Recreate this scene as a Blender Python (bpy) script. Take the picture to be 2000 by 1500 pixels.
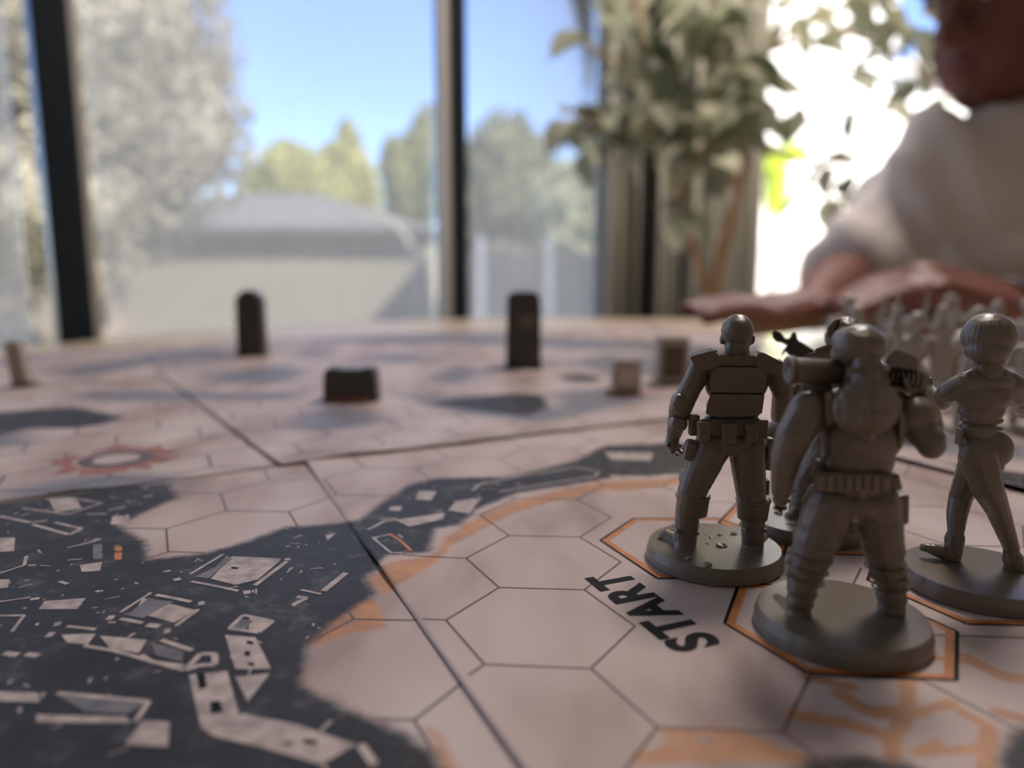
import bpy, bmesh, math, random
import numpy as np
from mathutils import Vector, Matrix, Euler
from mathutils import noise as mnoise

for o in list(bpy.data.objects): bpy.data.objects.remove(o)
scn = bpy.context.scene
col = scn.collection
R = math.radians
random.seed(7); rng = np.random.default_rng(7)
MM = .001
TZ = .75                      # table top height
CH = .072                     # lens height above the table
FPX = 1420.0                  # focal length in pixels of a 2000 px wide frame
PITCH = R(8.5)

# ------------------------------------------------------------------ camera
cd = bpy.data.cameras.new('camera'); cam = bpy.data.objects.new('camera', cd); col.objects.link(cam)
cam.location = (0, 0, TZ + CH); cam.rotation_euler = (R(90) - PITCH, 0, 0)
cd.sensor_width = 36; cd.lens = FPX / 2000 * 36; cd.clip_start = .005; cd.clip_end = 200
cd.dof.use_dof = True; cd.dof.focus_distance = .172; cd.dof.aperture_fstop = 6.7
scn.camera = cam
# ------------------------------------------------------------------ world, sun, exposure
SUN_AZ, SUN_EL = R(128), R(42)       # azimuth clockwise from +y: high to the right, behind the camera
SKY_STRENGTH = .20
SUN_STRENGTH = 9.0
w = bpy.data.worlds.new('world'); scn.world = w; w.use_nodes = True
nt = w.node_tree; nt.nodes.clear()
sky = nt.nodes.new('ShaderNodeTexSky'); sky.sky_type = 'NISHITA'; sky.sun_disc = False
sky.sun_elevation = SUN_EL; sky.sun_rotation = SUN_AZ; sky.air_density = 1.0; sky.dust_density = .25; sky.ozone_density = 4.0
bg = nt.nodes.new('ShaderNodeBackground'); bg.inputs[1].default_value = SKY_STRENGTH
wo = nt.nodes.new('ShaderNodeOutputWorld')
mxs = nt.nodes.new('ShaderNodeMix'); mxs.data_type = 'RGBA'; mxs.blend_type = 'MULTIPLY'; mxs.inputs[0].default_value = 1; mxs.inputs[7].default_value = (.88, .90, 1.10, 1)
nt.links.new(sky.outputs[0], mxs.inputs[6]); nt.links.new(mxs.outputs[2], bg.inputs[0]); nt.links.new(bg.outputs[0], wo.inputs[0])
sl = bpy.data.lights.new('sun', 'SUN'); sl.energy = SUN_STRENGTH; sl.angle = R(.6); sl.color = (1, .95, .87)
so = bpy.data.objects.new('sun', sl); col.objects.link(so)
so.rotation_euler = (R(90) - SUN_EL, 0, math.pi - SUN_AZ)
so.location = (0, 0, 10)
scn.view_settings.view_transform = 'Standard'; scn.view_settings.look = 'None'
scn.view_settings.gamma = 1; scn.view_settings.use_curve_mapping = False
scn.view_settings.exposure = 1.0
# added area lights brightening the room: daylight fill at left windows, unseen lamp overhead
WLA = math.atan2(.45, .483)
for k in range(3):
    al = bpy.data.lights.new('window_fill_light', 'AREA'); al.shape = 'RECTANGLE'; al.size = .6; al.size_y = 1.7; al.energy = 14; al.color = (1.0, .96, .91)
    ao = bpy.data.objects.new('window_fill_light', al); col.objects.link(ao)
    ao.location = (-.584 + .483 * (-.75 - k) - .10 * math.sin(WLA), .97 + .45 * (-.75 - k) + .10 * math.cos(WLA), 1.3); ao.rotation_euler = (R(90), 0, WLA)
al = bpy.data.lights.new('added_lamp_light', 'AREA'); al.shape = 'DISK'; al.size = .5; al.energy = 14; al.color = (1, .86, .78)
ao = bpy.data.objects.new('added_lamp_light', al); col.objects.link(ao); ao.location = (.60, 1.15, 2.36)
scn.cycles.use_denoising = True
scn.cycles.max_bounces = 10; scn.cycles.diffuse_bounces = 5; scn.cycles.transparent_max_bounces = 24
scn.cycles.sample_clamp_indirect = 8
scn.cycles.caustics_reflective = False; scn.cycles.caustics_refractive = False

# ------------------------------------------------------------------ helpers: measuring
cP, sP = math.cos(PITCH), math.sin(PITCH)
def tab(px, py, z=0.0):
    """a point of the table plane (mm) seen at a pixel of the reference frame"""
    u = (px - 1000) / FPX; v = (750 - py) / FPX
    d = (u, cP + v * sP, -sP + v * cP); t = (z - CH * 1000) / d[2]
    return (d[0] * t, d[1] * t)
def at(px, py, Y):
    """a point (mm above the table) at distance Y mm seen at a pixel"""
    u = (px - 1000) / FPX; v = (750 - py) / FPX
    t = Y / (cP + v * sP)
    return Vector((u * t, Y, (-sP + v * cP) * t + CH * 1000))
def atm(px, py, Y):
    p = at(px, py, Y * 1000); return Vector((p.x * MM, p.y * MM, p.z * MM + TZ))

# ------------------------------------------------------------------ helpers: materials
def mat(name, color=(.5, .5, .5), rough=.6, metal=0, spec=.5, noise=0, nscale=20, bump=0, bscale=50, coat=0, second=None, trans=0):
    m = bpy.data.materials.new(name); m.use_nodes = True; t = m.node_tree; b = t.nodes['Principled BSDF']
    b.inputs['Base Color'].default_value = (*color, 1); b.inputs['Roughness'].default_value = rough
    b.inputs['Metallic'].default_value = metal; b.inputs['Specular IOR Level'].default_value = spec
    b.inputs['Coat Weight'].default_value = coat
    tc = t.nodes.new('ShaderNodeTexCoord')
    if noise or second:
        n = t.nodes.new('ShaderNodeTexNoise'); n.inputs['Scale'].default_value = nscale; n.inputs['Detail'].default_value = 5
        t.links.new(tc.outputs['Object'], n.inputs['Vector'])
        r = t.nodes.new('ShaderNodeValToRGB'); r.color_ramp.elements[0].position = .32; r.color_ramp.elements[1].position = .68
        c2 = second or tuple(min(1, c * (1 + noise)) for c in color)
        c1 = color if second else tuple(c * (1 - noise) for c in color)
        r.color_ramp.elements[0].color = (*c1, 1); r.color_ramp.elements[1].color = (*c2, 1)
        t.links.new(n.outputs[0], r.inputs[0]); t.links.new(r.outputs[0], b.inputs['Base Color'])
    if bump:
        n = t.nodes.new('ShaderNodeTexNoise'); n.inputs['Scale'].default_value = bscale; n.inputs['Detail'].default_value = 4
        t.links.new(tc.outputs['Object'], n.inputs['Vector'])
        bp = t.nodes.new('ShaderNodeBump'); bp.inputs['Strength'].default_value = .6; bp.inputs['Distance'].default_value = bump
        t.links.new(n.outputs[0], bp.inputs['Height']); t.links.new(bp.outputs[0], b.inputs['Normal'])
    if trans: b.inputs['Transmission Weight'].default_value = trans
    return m

def printed_plastic(name, color, rough=.38):
    """grey filament print: fine horizontal layer lines"""
    m = mat(name, color, rough, spec=.6, coat=.3); t = m.node_tree; b = t.nodes['Principled BSDF']; b.inputs['Coat Roughness'].default_value = .22
    tc = t.nodes.new('ShaderNodeTexCoord')
    wv = t.nodes.new('ShaderNodeTexWave'); wv.bands_direction = 'Z'; wv.inputs['Scale'].default_value = 1600
    wv.inputs['Distortion'].default_value = .6; wv.inputs['Detail'].default_value = 1
    t.links.new(tc.outputs['Object'], wv.inputs['Vector'])
    ns = t.nodes.new('ShaderNodeTexNoise'); ns.inputs['Scale'].default_value = 900
    t.links.new(tc.outputs['Object'], ns.inputs['Vector'])
    mx = t.nodes.new('ShaderNodeMath'); mx.operation = 'MULTIPLY_ADD'; mx.inputs[1].default_value = .6
    t.links.new(ns.outputs[0], mx.inputs[0]); t.links.new(wv.outputs['Fac'], mx.inputs[2])
    bp = t.nodes.new('ShaderNodeBump'); bp.inputs['Strength'].default_value = .7; bp.inputs['Distance'].default_value = .000035
    t.links.new(mx.outputs[0], bp.inputs['Height']); t.links.new(bp.outputs[0], b.inputs['Normal'])
    return m

M = {}
M['print'] = printed_plastic('grey_print_plastic', (.150, .115, .080), .32)
M['print_base'] = printed_plastic('grey_print_plastic_base', (.165, .140, .105), .27)
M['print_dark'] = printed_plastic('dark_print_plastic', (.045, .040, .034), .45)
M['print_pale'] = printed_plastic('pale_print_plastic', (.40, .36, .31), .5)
M['ink'] = mat('black_ink', (.006, .006, .007), .7, spec=.15)
M['line'] = mat('hex_line_ink', (.10, .065, .065), .55)
M['orange'] = mat('orange_ink', (.50, .17, .035), .5, noise=.2, nscale=200)
M['pale_ink'] = mat('pale_drawing_ink', (.42, .35, .32), .5, noise=.35, nscale=260)
M['grey_ink'] = mat('grey_drawing_ink', (.13, .125, .13), .5, noise=.4, nscale=220)
M['ring_red'] = mat('red_ring_ink', (.30, .11, .08), .55, noise=.3, nscale=120)
M['ring_dark'] = mat('dark_ring_ink', (.10, .07, .075), .55)
M['skin'] = mat('skin', (.165, .062, .046), .5, noise=.12, nscale=14, bump=.0008, bscale=160)
M['lip'] = mat('lips', (.15, .05, .05), .45)
M['shirt'] = mat('white_cotton', (.62, .58, .56), .9, bump=.001, bscale=90)
M['hair'] = mat('hair', (.06, .035, .022), .6, bump=.002, bscale=200)
M['eye_white'] = mat('eye_white', (.7, .68, .65), .3); M['eye_iris'] = mat('iris', (.05, .03, .02), .3)
M['watch'] = mat('watch_strap', (.008, .012, .015), .5)
M['jeans'] = mat('denim', (.03, .05, .1), .9, noise=.2, nscale=80)
M['wood'] = mat('table_wood', (.62, .50, .36), .35, noise=.08, nscale=14, coat=.2)
M['dark_wood'] = mat('dark_wood', (.16, .09, .05), .5, noise=.2, nscale=20)
M['frame'] = mat('dark_window_frame', (.006, .014, .022), .4)
M['alum'] = mat('pale_frame_trim', (.55, .55, .53), .4)
M['wall'] = mat('wall_paint', (.50, .46, .42), .85, bump=.0005, bscale=120)
M['ceiling'] = mat('ceiling_paint', (.75, .73, .70), .9)
M['floor'] = mat('floor_boards', (.28, .18, .11), .45, noise=.2, nscale=6)
M['baseboard'] = mat('baseboard_paint', (.7, .7, .68), .6)
M['blind'] = mat('blind_slat_fabric', (.62, .61, .52), .8, bump=.0005, bscale=300)
M['blind_gap'] = mat('blind_gap_shade', (.035, .04, .035), .8)  # dark slats paint the shade in the gaps of the blind
M['pot'] = mat('terracotta', (.40, .17, .09), .8, noise=.1)
M['soil'] = mat('soil', (.04, .028, .02), .95, bump=.004, bscale=60)
M['bark'] = mat('plant_bark', (.75, .50, .30), .7, noise=.25, nscale=30, bump=.001, bscale=80)
M['crate'] = mat('brown_crate', (.12, .085, .06), .7, noise=.15)
M['yellow'] = mat('pale_yellow_reflection', (.80, .84, .36), .22)  # window reflection on the table, put into the colour
M['stucco'] = mat('white_stucco', (.88, .84, .77), .9, bump=.004, bscale=12)
M['pale_board'] = mat('pale_board', (.75, .68, .60), .85, noise=.15, nscale=3)
M['trim_white'] = mat('outside_trim', (.8, .8, .78), .6)
M['roof'] = mat('roof_tiles', (.10, .095, .095), .85, noise=.15, nscale=5)
M['shed_wall'] = mat('shed_wall', (.155, .135, .105), .9, noise=.1, nscale=2)
M['grass'] = mat('lawn', (.24, .23, .15), .95, noise=.25, nscale=2)
M['patio'] = mat('patio_concrete', (.62, .58, .50), .9, noise=.1, nscale=2)
M['fence'] = mat('fence_paint', (.20, .18, .16), .85, noise=.1, nscale=5)
M['trunk'] = mat('tree_bark', (.13, .10, .075), .9, noise=.25, nscale=8)
M['black'] = mat('dark_opening', (.01, .01, .01), .8)

def leaf_mat(name, c1, c2, ns=30, transl=.35, rough=.35):
    m = bpy.data.materials.new(name); m.use_nodes = True; t = m.node_tree; b = t.nodes['Principled BSDF']; out = t.nodes['Material Output']
    tc = t.nodes.new('ShaderNodeTexCoord'); oi = t.nodes.new('ShaderNodeObjectInfo')
    n = t.nodes.new('ShaderNodeTexNoise'); n.inputs['Scale'].default_value = ns
    t.links.new(tc.outputs['Object'], n.inputs['Vector'])
    ad = t.nodes.new('ShaderNodeMath'); ad.operation = 'MULTIPLY_ADD'; ad.inputs[1].default_value = .7
    t.links.new(oi.outputs['Random'], ad.inputs[0]); t.links.new(n.outputs[0], ad.inputs[2])
    r = t.nodes.new('ShaderNodeValToRGB'); r.color_ramp.elements[0].position = .4; r.color_ramp.elements[1].position = 1.0
    r.color_ramp.elements[0].color = (*c1, 1); r.color_ramp.elements[1].color = (*c2, 1)
    t.links.new(ad.outputs[0], r.inputs[0]); t.links.new(r.outputs[0], b.inputs['Base Color']); b.inputs['Roughness'].default_value = rough
    tr = t.nodes.new('ShaderNodeBsdfTranslucent'); t.links.new(r.outputs[0], tr.inputs[0])
    mx = t.nodes.new('ShaderNodeMixShader'); mx.inputs[0].default_value = transl
    t.links.new(b.outputs[0], mx.inputs[1]); t.links.new(tr.outputs[0], mx.inputs[2]); t.links.new(mx.outputs[0], out.inputs[0])
    return m
M['leaf'] = leaf_mat('ficus_leaf', (.10, .14, .07), (.60, .62, .46))
M['tree_leaf'] = leaf_mat('tree_leaf', (.25, .225, .165), (.37, .335, .255), 1.2, rough=.8)
M['tree_olive'] = leaf_mat('olive_leaf', (.13, .14, .07), (.26, .26, .14), 1.2, rough=.8)
M['tree_yellow'] = leaf_mat('yellow_leaf', (.22, .24, .09), (.50, .48, .18), 1.2, rough=.8)
M['tree_pale'] = leaf_mat('pale_leaf', (.22, .25, .15), (.48, .50, .32), 1.5, rough=.8)
M['hedge'] = leaf_mat('hedge_leaf', (.30, .42, .03), (.75, .85, .10), 3, rough=.6)

def pane_mat(name, haze, tint=(1, 1, 1), hazecol=(.96, .87, .72)):
    m = bpy.data.materials.new(name); m.use_nodes = True; t = m.node_tree; t.nodes.clear()
    out = t.nodes.new('ShaderNodeOutputMaterial'); tr = t.nodes.new('ShaderNodeBsdfTransparent'); tr.inputs[0].default_value = (*tint, 1)
    tl = t.nodes.new('ShaderNodeBsdfTranslucent'); tl.inputs[0].default_value = (*hazecol, 1)
    tc = t.nodes.new('ShaderNodeTexCoord'); n = t.nodes.new('ShaderNodeTexNoise'); n.inputs['Scale'].default_value = 1.6; n.inputs['Detail'].default_value = 3
    t.links.new(tc.outputs['Object'], n.inputs['Vector'])
    mr = t.nodes.new('ShaderNodeMapRange'); mr.inputs['From Min'].default_value = .3; mr.inputs['From Max'].default_value = .7
    mr.inputs['To Min'].default_value = haze * .8; mr.inputs['To Max'].default_value = haze * 1.2
    t.links.new(n.outputs[0], mr.inputs['Value'])
    mx = t.nodes.new('ShaderNodeMixShader'); t.links.new(mr.outputs[0], mx.inputs[0])
    t.links.new(tr.outputs[0], mx.inputs[1]); t.links.new(tl.outputs[0], mx.inputs[2]); 
    gl = t.nodes.new('ShaderNodeBsdfGlossy'); gl.inputs['Roughness'].default_value = .02
    fr = t.nodes.new('ShaderNodeFresnel'); fr.inputs[0].default_value = 1.3
    m2 = t.nodes.new('ShaderNodeMixShader'); t.links.new(fr.outputs[0], m2.inputs[0]); t.links.new(mx.outputs[0], m2.inputs[1]); t.links.new(gl.outputs[0], m2.inputs[2])
    t.links.new(m2.outputs[0], out.inputs[0]); return m
M['pane_hazy'] = pane_mat('glare_haze_glass', .26)  # translucent haze mixed into the pane stands in for glare
M['pane_clear'] = pane_mat('clear_glass', .03)

# paper: colour attribute "ink" = r dark ink, g orange ink, b grey wash
def paper_mat():
    m = bpy.data.materials.new('printed_paper'); m.use_nodes = True; t = m.node_tree; b = t.nodes['Principled BSDF']
    L = t.links.new
    tc = t.nodes.new('ShaderNodeTexCoord'); at_ = t.nodes.new('ShaderNodeAttribute'); at_.attribute_name = 'ink'
    sep = t.nodes.new('ShaderNodeSeparateColor'); L(at_.outputs['Color'], sep.inputs[0])
    def noise_(s, d=5, r=.6, mp=None):
        n = t.nodes.new('ShaderNodeTexNoise'); n.inputs['Scale'].default_value = s; n.inputs['Detail'].default_value = d; n.inputs['Roughness'].default_value = r
        if mp:
            k = t.nodes.new('ShaderNodeMapping'); k.inputs['Scale'].default_value = mp[0]; k.inputs['Rotation'].default_value = mp[1]
            L(tc.outputs['Object'], k.inputs[0]); L(k.outputs[0], n.inputs[0])
        else: L(tc.outputs['Object'], n.inputs['Vector'])
        return n
    def ramp(src, stops):
        r = t.nodes.new('ShaderNodeValToRGB'); e = r.color_ramp.elements
        for i, (p, c) in enumerate(stops):
            x = e[i] if i < 2 else e.new(p)
            x.position = p; x.color = (*c, 1)
        L(src, r.inputs[0]); return r
    def mixc(f, a, b_):
        x = t.nodes.new('ShaderNodeMix'); x.data_type = 'RGBA'
        if isinstance(f, float): x.inputs[0].default_value = f
        else: L(f, x.inputs[0])
        for k, v in ((6, a), (7, b_)):
            if isinstance(v, tuple): x.inputs[k].default_value = (*v, 1)
            else: L(v, x.inputs[k])
        return x.outputs[2]
    soft = noise_(26, 3, .5, ((1, .45, 1), (0, 0, R(35))))
    base = ramp(soft.outputs[0], [(.30, (.30, .215, .19)), (.48, (.50, .405, .375)), (.70, (.60, .52, .495))]).outputs[0]
    edge = noise_(330, 6, .75)
    def ragged(ch, k, w):
        a = t.nodes.new('ShaderNodeMath'); a.operation = 'SUBTRACT'; L(edge.outputs[0], a.inputs[0]); a.inputs[1].default_value = .5
        s = t.nodes.new('ShaderNodeMath'); s.operation = 'MULTIPLY_ADD'; L(a.outputs[0], s.inputs[0]); s.inputs[1].default_value = k; L(sep.outputs[ch], s.inputs[2])
        mr = t.nodes.new('ShaderNodeMapRange'); mr.interpolation_type = 'SMOOTHSTEP'; L(s.outputs[0], mr.inputs['Value'])
        mr.inputs['From Min'].default_value = .5 - w; mr.inputs['From Max'].default_value = .5 + w
        return mr.outputs[0]
    onoise = noise_(120, 3, .6)
    ocol = ramp(onoise.outputs[0], [(.35, (.40, .185, .085)), (.65, (.56, .26, .09))]).outputs[0]
    c = mixc(ragged(2, .35, .45), base, (.20, .20, .23))
    f = t.nodes.new('ShaderNodeMath'); f.operation = 'MULTIPLY'; f.inputs[1].default_value = .8; L(ragged(1, .5, .22), f.inputs[0])
    c = mixc(f.outputs[0], c, ocol)
    dn = noise_(90, 6, .75)
    dcol = ramp(dn.outputs[0], [(.38, (.007, .0065, .0065)), (.54, (.017, .016, .016)), (.72, (.11, .10, .10))]).outputs[0]
    c = mixc(ragged(0, .62, .27), c, dcol)
    L(c, b.inputs['Base Color']); b.inputs['Roughness'].default_value = .5; b.inputs['Specular IOR Level'].default_value = .3
    fb = noise_(1500, 3, .6); bp = t.nodes.new('ShaderNodeBump'); bp.inputs['Distance'].default_value = .00003; bp.inputs['Strength'].default_value = .5
    L(fb.outputs[0], bp.inputs['Height']); L(bp.outputs[0], b.inputs['Normal'])
    return m
M['paper'] = paper_mat()

# ------------------------------------------------------------------ helpers: objects
def tag(o, label=None, cat=None, group=None, kind=None):
    if label: o['label'] = label
    if cat: o['category'] = cat
    if group: o['group'] = group
    if kind: o['kind'] = kind
    return o
def empty(name, loc=(0, 0, 0), rz=0):
    o = bpy.data.objects.new(name, None); col.objects.link(o); o.location = loc; o.rotation_euler = (0, 0, rz); o.empty_display_size = .01
    return o
def link(name, me, m, parent=None, smooth=True):
    o = bpy.data.objects.new(name, me); col.objects.link(o)
    if m is not None and not me.materials: me.materials.append(m)
    if smooth and len(me.polygons): me.polygons.foreach_set('use_smooth', [True] * len(me.polygons))
    if parent: o.parent = parent
    return o
class MB:
    """collects shapes (metres or mm, scale at build) into ONE mesh"""
    def __init__(s): s.bm = bmesh.new()
    def box(s, c, size, rot=None, bevel=0, taper=1, seg=2):
        r = bmesh.ops.create_cube(s.bm, size=1); vs = r['verts']
        for v in vs:
            k = taper if v.co.z > 0 else 1
            v.co = Vector((v.co.x * size[0] * k, v.co.y * size[1] * k, v.co.z * size[2]))
        if bevel:
            es = list({e for v in vs for e in v.link_edges})
            rb = bmesh.ops.bevel(s.bm, geom=es, offset=bevel, segments=seg, affect='EDGES', profile=.5)
            vs = [v for v in rb['verts'] if v.is_valid] + [v for v in vs if v.is_valid]; vs = list(set(vs))
        mtx = (rot.to_matrix().to_4x4() if rot is not None else Matrix.Identity(4))
        for v in vs: v.co = Vector(c) + mtx @ v.co
        return s
    def ell(s, c, rad, rot=None, sub=3):
        r = bmesh.ops.create_icosphere(s.bm, subdivisions=sub, radius=1)
        if not hasattr(rad, '__len__'): rad = (rad,) * 3
        m = rot.to_matrix() if rot is not None else Matrix.Identity(3)
        for v in r['verts']: v.co = Vector(c) + m @ Vector((v.co.x * rad[0], v.co.y * rad[1], v.co.z * rad[2]))
        return s
    def cap(s, a, b, ra, rb=None, n=14, flat=1.0):
        """tapered capsule"""
        rb = ra if rb is None else rb; a = Vector(a); b = Vector(b); d = b - a; L = d.length
        if L < 1e-6: return s.ell(a, ra)
        q = d.normalized().to_track_quat('Z', 'Y').to_matrix()
        prof = [(-ra * math.cos(t), ra * math.sin(t)) for t in [R(x) for x in (20, 45, 70, 90)]] + [(L + rb * math.sin(t), rb * math.cos(t)) for t in [R(x) for x in (0, 20, 45, 70)]]
        rings = []
        for z, r in prof: rings.append([s.bm.verts.new(a + q @ Vector((r * math.cos(2 * math.pi * k / n), r * flat * math.sin(2 * math.pi * k / n), z))) for k in range(n)])
        for i in range(len(rings) - 1):
            for k in range(n): s.bm.faces.new((rings[i][k], rings[i][(k + 1) % n], rings[i + 1][(k + 1) % n], rings[i + 1][k]))
        s.bm.faces.new(rings[0][::-1]); s.bm.faces.new(rings[-1]); return s
    def chain(s, pts, rad):
        for i in range(len(pts) - 1): s.cap(pts[i], pts[i + 1], rad[i], rad[i + 1])
        return s
    def lathe(s, c, prof, n=48):
        rings = []; c = Vector(c)
        for r, z in prof: rings.append([s.bm.verts.new(c + Vector((r * math.cos(2 * math.pi * k / n), r * math.sin(2 * math.pi * k / n), z))) for k in range(n)])
        for i in range(len(rings) - 1):
            for k in range(n): s.bm.faces.new((rings[i][k], rings[i][(k + 1) % n], rings[i + 1][(k + 1) % n], rings[i + 1][k]))
        s.bm.faces.new(rings[0][::-1]); s.bm.faces.new(rings[-1]); return s
    def prism(s, poly, y0, y1, axis='y'):
        """outline in (x,z) pushed along y, or in (x,y) pushed along z"""
        f = (lambda p, h: Vector((p[0], h, p[1]))) if axis == 'y' else (lambda p, h: Vector((p[0], p[1], h)))
        A = [s.bm.verts.new(f(p, y0)) for p in poly]; B = [s.bm.verts.new(f(p, y1)) for p in poly]; n = len(poly)
        for i in range(n): s.bm.faces.new((A[i], A[(i + 1) % n], B[(i + 1) % n], B[i]))
        s.bm.faces.new(A[::-1]); s.bm.faces.new(B); return s
    def mesh(s, name, origin=(0, 0, 0), scale=1.0):
        bmesh.ops.recalc_face_normals(s.bm, faces=s.bm.faces)
        me = bpy.data.meshes.new(name)
        for v in s.bm.verts: v.co = (v.co - Vector(origin)) * scale
        s.bm.to_mesh(me); s.bm.free(); return me
    def build(s, name, m, parent=None, origin=(0, 0, 0), scale=1.0, smooth=False):
        return link(name, s.mesh(name, origin, scale), m, parent, smooth)
    def fuse(s, name, m, parent=None, voxel=.3, smooth=4, origin=(0, 0, 0), scale=1.0, displace=None, decimate=None):
        """melt all shapes into one continuous surface"""
        me = s.mesh(name + '_raw'); o = bpy.data.objects.new('tmp', me); col.objects.link(o)
        r = o.modifiers.new('r', 'REMESH'); r.mode = 'VOXEL'; r.voxel_size = voxel; r.use_smooth_shade = True
        if smooth: k = o.modifiers.new('s', 'SMOOTH'); k.iterations = smooth; k.factor = .5
        if decimate: k = o.modifiers.new('d', 'DECIMATE'); k.ratio = decimate
        dg = bpy.context.evaluated_depsgraph_get(); ev = o.evaluated_get(dg)
        out = bpy.data.meshes.new_from_object(ev); out.name = name
        bpy.data.objects.remove(o); bpy.data.meshes.remove(me)
        n = len(out.vertices); co = np.empty(n * 3); out.vertices.foreach_get('co', co); co = co.reshape(-1, 3)
        if displace is not None:
            nm = np.empty(n * 3); out.vertices.foreach_get('normal', nm); co = displace(co, nm.reshape(-1, 3))
        co = (co - np.array(origin)) * scale
        out.vertices.foreach_set('co', co.ravel()); out.update()
        return link(name, out, m, parent, True)
def copy_tree(o, parent=None):
    c = o.copy(); col.objects.link(c); c.parent = parent
    for ch in list(o.children): copy_tree(ch, c)
    return c

# ================================================================== ROOM
WL = (Vector((-.584, .97)), Vector((.483, .45)))        # slanting window wall: point, step from post to post
def wl(t): return WL[0] + WL[1] * t
ang_w = math.atan2(WL[1].y, WL[1].x); CY = 1.73; CX = wl(1.69).x
fl = MB().box((0.3, -.3, -.05), (6.6, 5.4, .1)).build('floor', M['floor']); tag(fl, kind='structure')
ce = MB().box((.35, -.4, 2.55), (6.0, 4.4, .1)).build('ceiling', M['ceiling']); tag(ce, kind='structure')
wb = MB().box((0.3, -2.55, 1.25), (6.2, .1, 2.5)).build('wall_back', M['wall']); tag(wb, kind='structure')
wr = MB().box((3.25, -.4, 1.25), (.1, 4.4, 2.5)).build('wall_right', M['wall']); tag(wr, kind='structure')
wlft = MB().box((-2.6, -1.65, 1.25), (.1, 1.8, 2.5)).build('wall_left', M['wall']); tag(wlft, kind='structure')
bb = MB().box((.3, -2.49, .06), (5.6, .02, .12)).build('baseboard_back', M['baseboard']); tag(bb, kind='structure')
bb = MB().box((3.19, -.4, .06), (.02, 4.1, .12)).build('baseboard_right', M['baseboard']); tag(bb, kind='structure')
# wall below and above the slanting windows
rotw = Euler((0, 0, ang_w))
def wbox(mb, t0, t1, z0, z1, th, off=0, bevel=0):
    a, b = wl(t0), wl(t1); c = (a + b) / 2; nrm = Vector((-math.sin(ang_w), math.cos(ang_w))) * off
    mb.box((c.x + nrm.x, c.y + nrm.y, (z0 + z1) / 2), ((b - a).length, th, z1 - z0), rotw, bevel)
f_ = MB(); wbox(f_, -3.75, 1.72, 0, .35, .12, .05); wbox(f_, -3.75, 1.72, 2.25, 2.6, .12, .05)
tag(f_.build('wall_front_left', M['wall']), kind='structure')
win = 1
for k in range(-3, 2):
    t1 = min(k + 1, 1.69)
    wroot = empty('window_%d' % win, (*wl(k), .35), ang_w); tag(wroot, kind='structure'); win += 1
    inv = Matrix.Translation((*wl(k), .35)) @ rotw.to_matrix().to_4x4(); inv.invert()
    L = (wl(t1) - wl(k)).length
    hd = .075 if k >= 0 else .067
    # local frame: x along wall, y outwards
    MB().box((0, 0, .95), (*((.042, .034) if k < 1 else (.030, .020)), 1.9), bevel=.003).build('post', M['frame'], wroot)
    MB().box((L / 2, 0, .03), (L - .07, .05, .06), bevel=.003).build('bottom_rail', M['frame'], wroot)
    MB().box((L / 2, 0, 1.87), (L - .07, .05, .06), bevel=.003).build('top_rail', M['frame'], wroot)
    tr_ = MB(); tr_.box((.028 if k < 1 else .019, .012, .95), (.012, .018, 1.78)); tr_.build('trim_strip', M['alum'], wroot)
    if k >= 0: MB().box((L - (.034 if k < 0 else .026), .012, .95), (.010 if k < 0 else .024, .02, 1.78)).build('trim_strip', M['alum'], wroot)
    MB().box((L / 2, .02, .95), (L - .09, .004, 1.78)).build('pane', M['pane_hazy'], wroot)
# far wall with the patio door
f_ = MB(); f_.box(((CX + 3.3) / 2, CY + .05, 2.40), (3.3 - CX, .1, .35)); f_.box((CX + .04, CY + .05, 1.12), (.08, .1, 2.24)); f_.box((3.05, CY + .05, 1.12), (.4, .1, 2.24))
tag(f_.build('wall_front', M['wall']), kind='structure')
dr = empty('door_1', (CX + .08, CY + .05, 0)); tag(dr, kind='structure')
DW = 3.05 - .2 - CX - .08
MB().box((DW / 2, 0, .03), (DW, .08, .06)).build('threshold', M['alum'], dr)
MB().box((DW / 2, 0, 2.2), (DW, .08, .06)).build('top_rail', M['frame'], dr)
for k in range(3):
    MB().box((.03 + k * (DW - .06) / 2, 0, 1.1), (.055, .06, 2.2)).build('stile', M['frame'], dr)
for k in range(2):
    MB().box((DW * (.25 + .5 * k), .01, 1.1), (DW / 2 - .05, .005, 2.1)).build('pane', M['pane_clear'], dr)

# ================================================================== OUTSIDE
g = MB().box((0, 22, -.45), (80, 60, .1)).build('lawn', M['grass']); tag(g, 'pale lawn beyond the windows', 'lawn', kind='structure')
g = MB().box((4, 4.4, -.36), (11, 4.8, .16)).build('patio', M['patio']); tag(g, 'pale concrete patio outside the glass door', 'patio', kind='structure')
# white sunlit house seen through the right-hand opening
def P2(px, py, Y): return atm(px, py, Y)
hs = empty('white_house', (3.2, 6.4, -.4)); tag(hs, 'blown-out white sunlit house wall outside the glass door, behind the leaves', 'house')
x0 = P2(1478, 300, 6.4).x; x1 = P2(1735, 300, 6.4).x; x2 = P2(2350, 300, 6.4).x
zt = P2(1700, 128, 6.4).z
MB().box((x0 + (x1 - x0) / 2 - 3.2, 1.5, 2.6), (x1 - x0, 3, 5.2)).build('tall_wall', M['stucco'], hs)
MB().box(((x1 + x2) / 2 - 3.2, 1.5, (zt + .4) / 2), (x2 - x1, 2.9, zt + .4)).build('low_wall', M['stucco'], hs)
nb = 22
for k in range(nb):
    bx = x0 + .02 + (k + .5) * (x2 - x0 - .04) / nb
    MB().box((bx - 3.2, -.02 - .012 * (k % 2), .75), ((x2 - x0) / nb - .02, .03, 1.5 + .06 * (k % 3))).build('board', M['pale_board'], hs)
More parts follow.
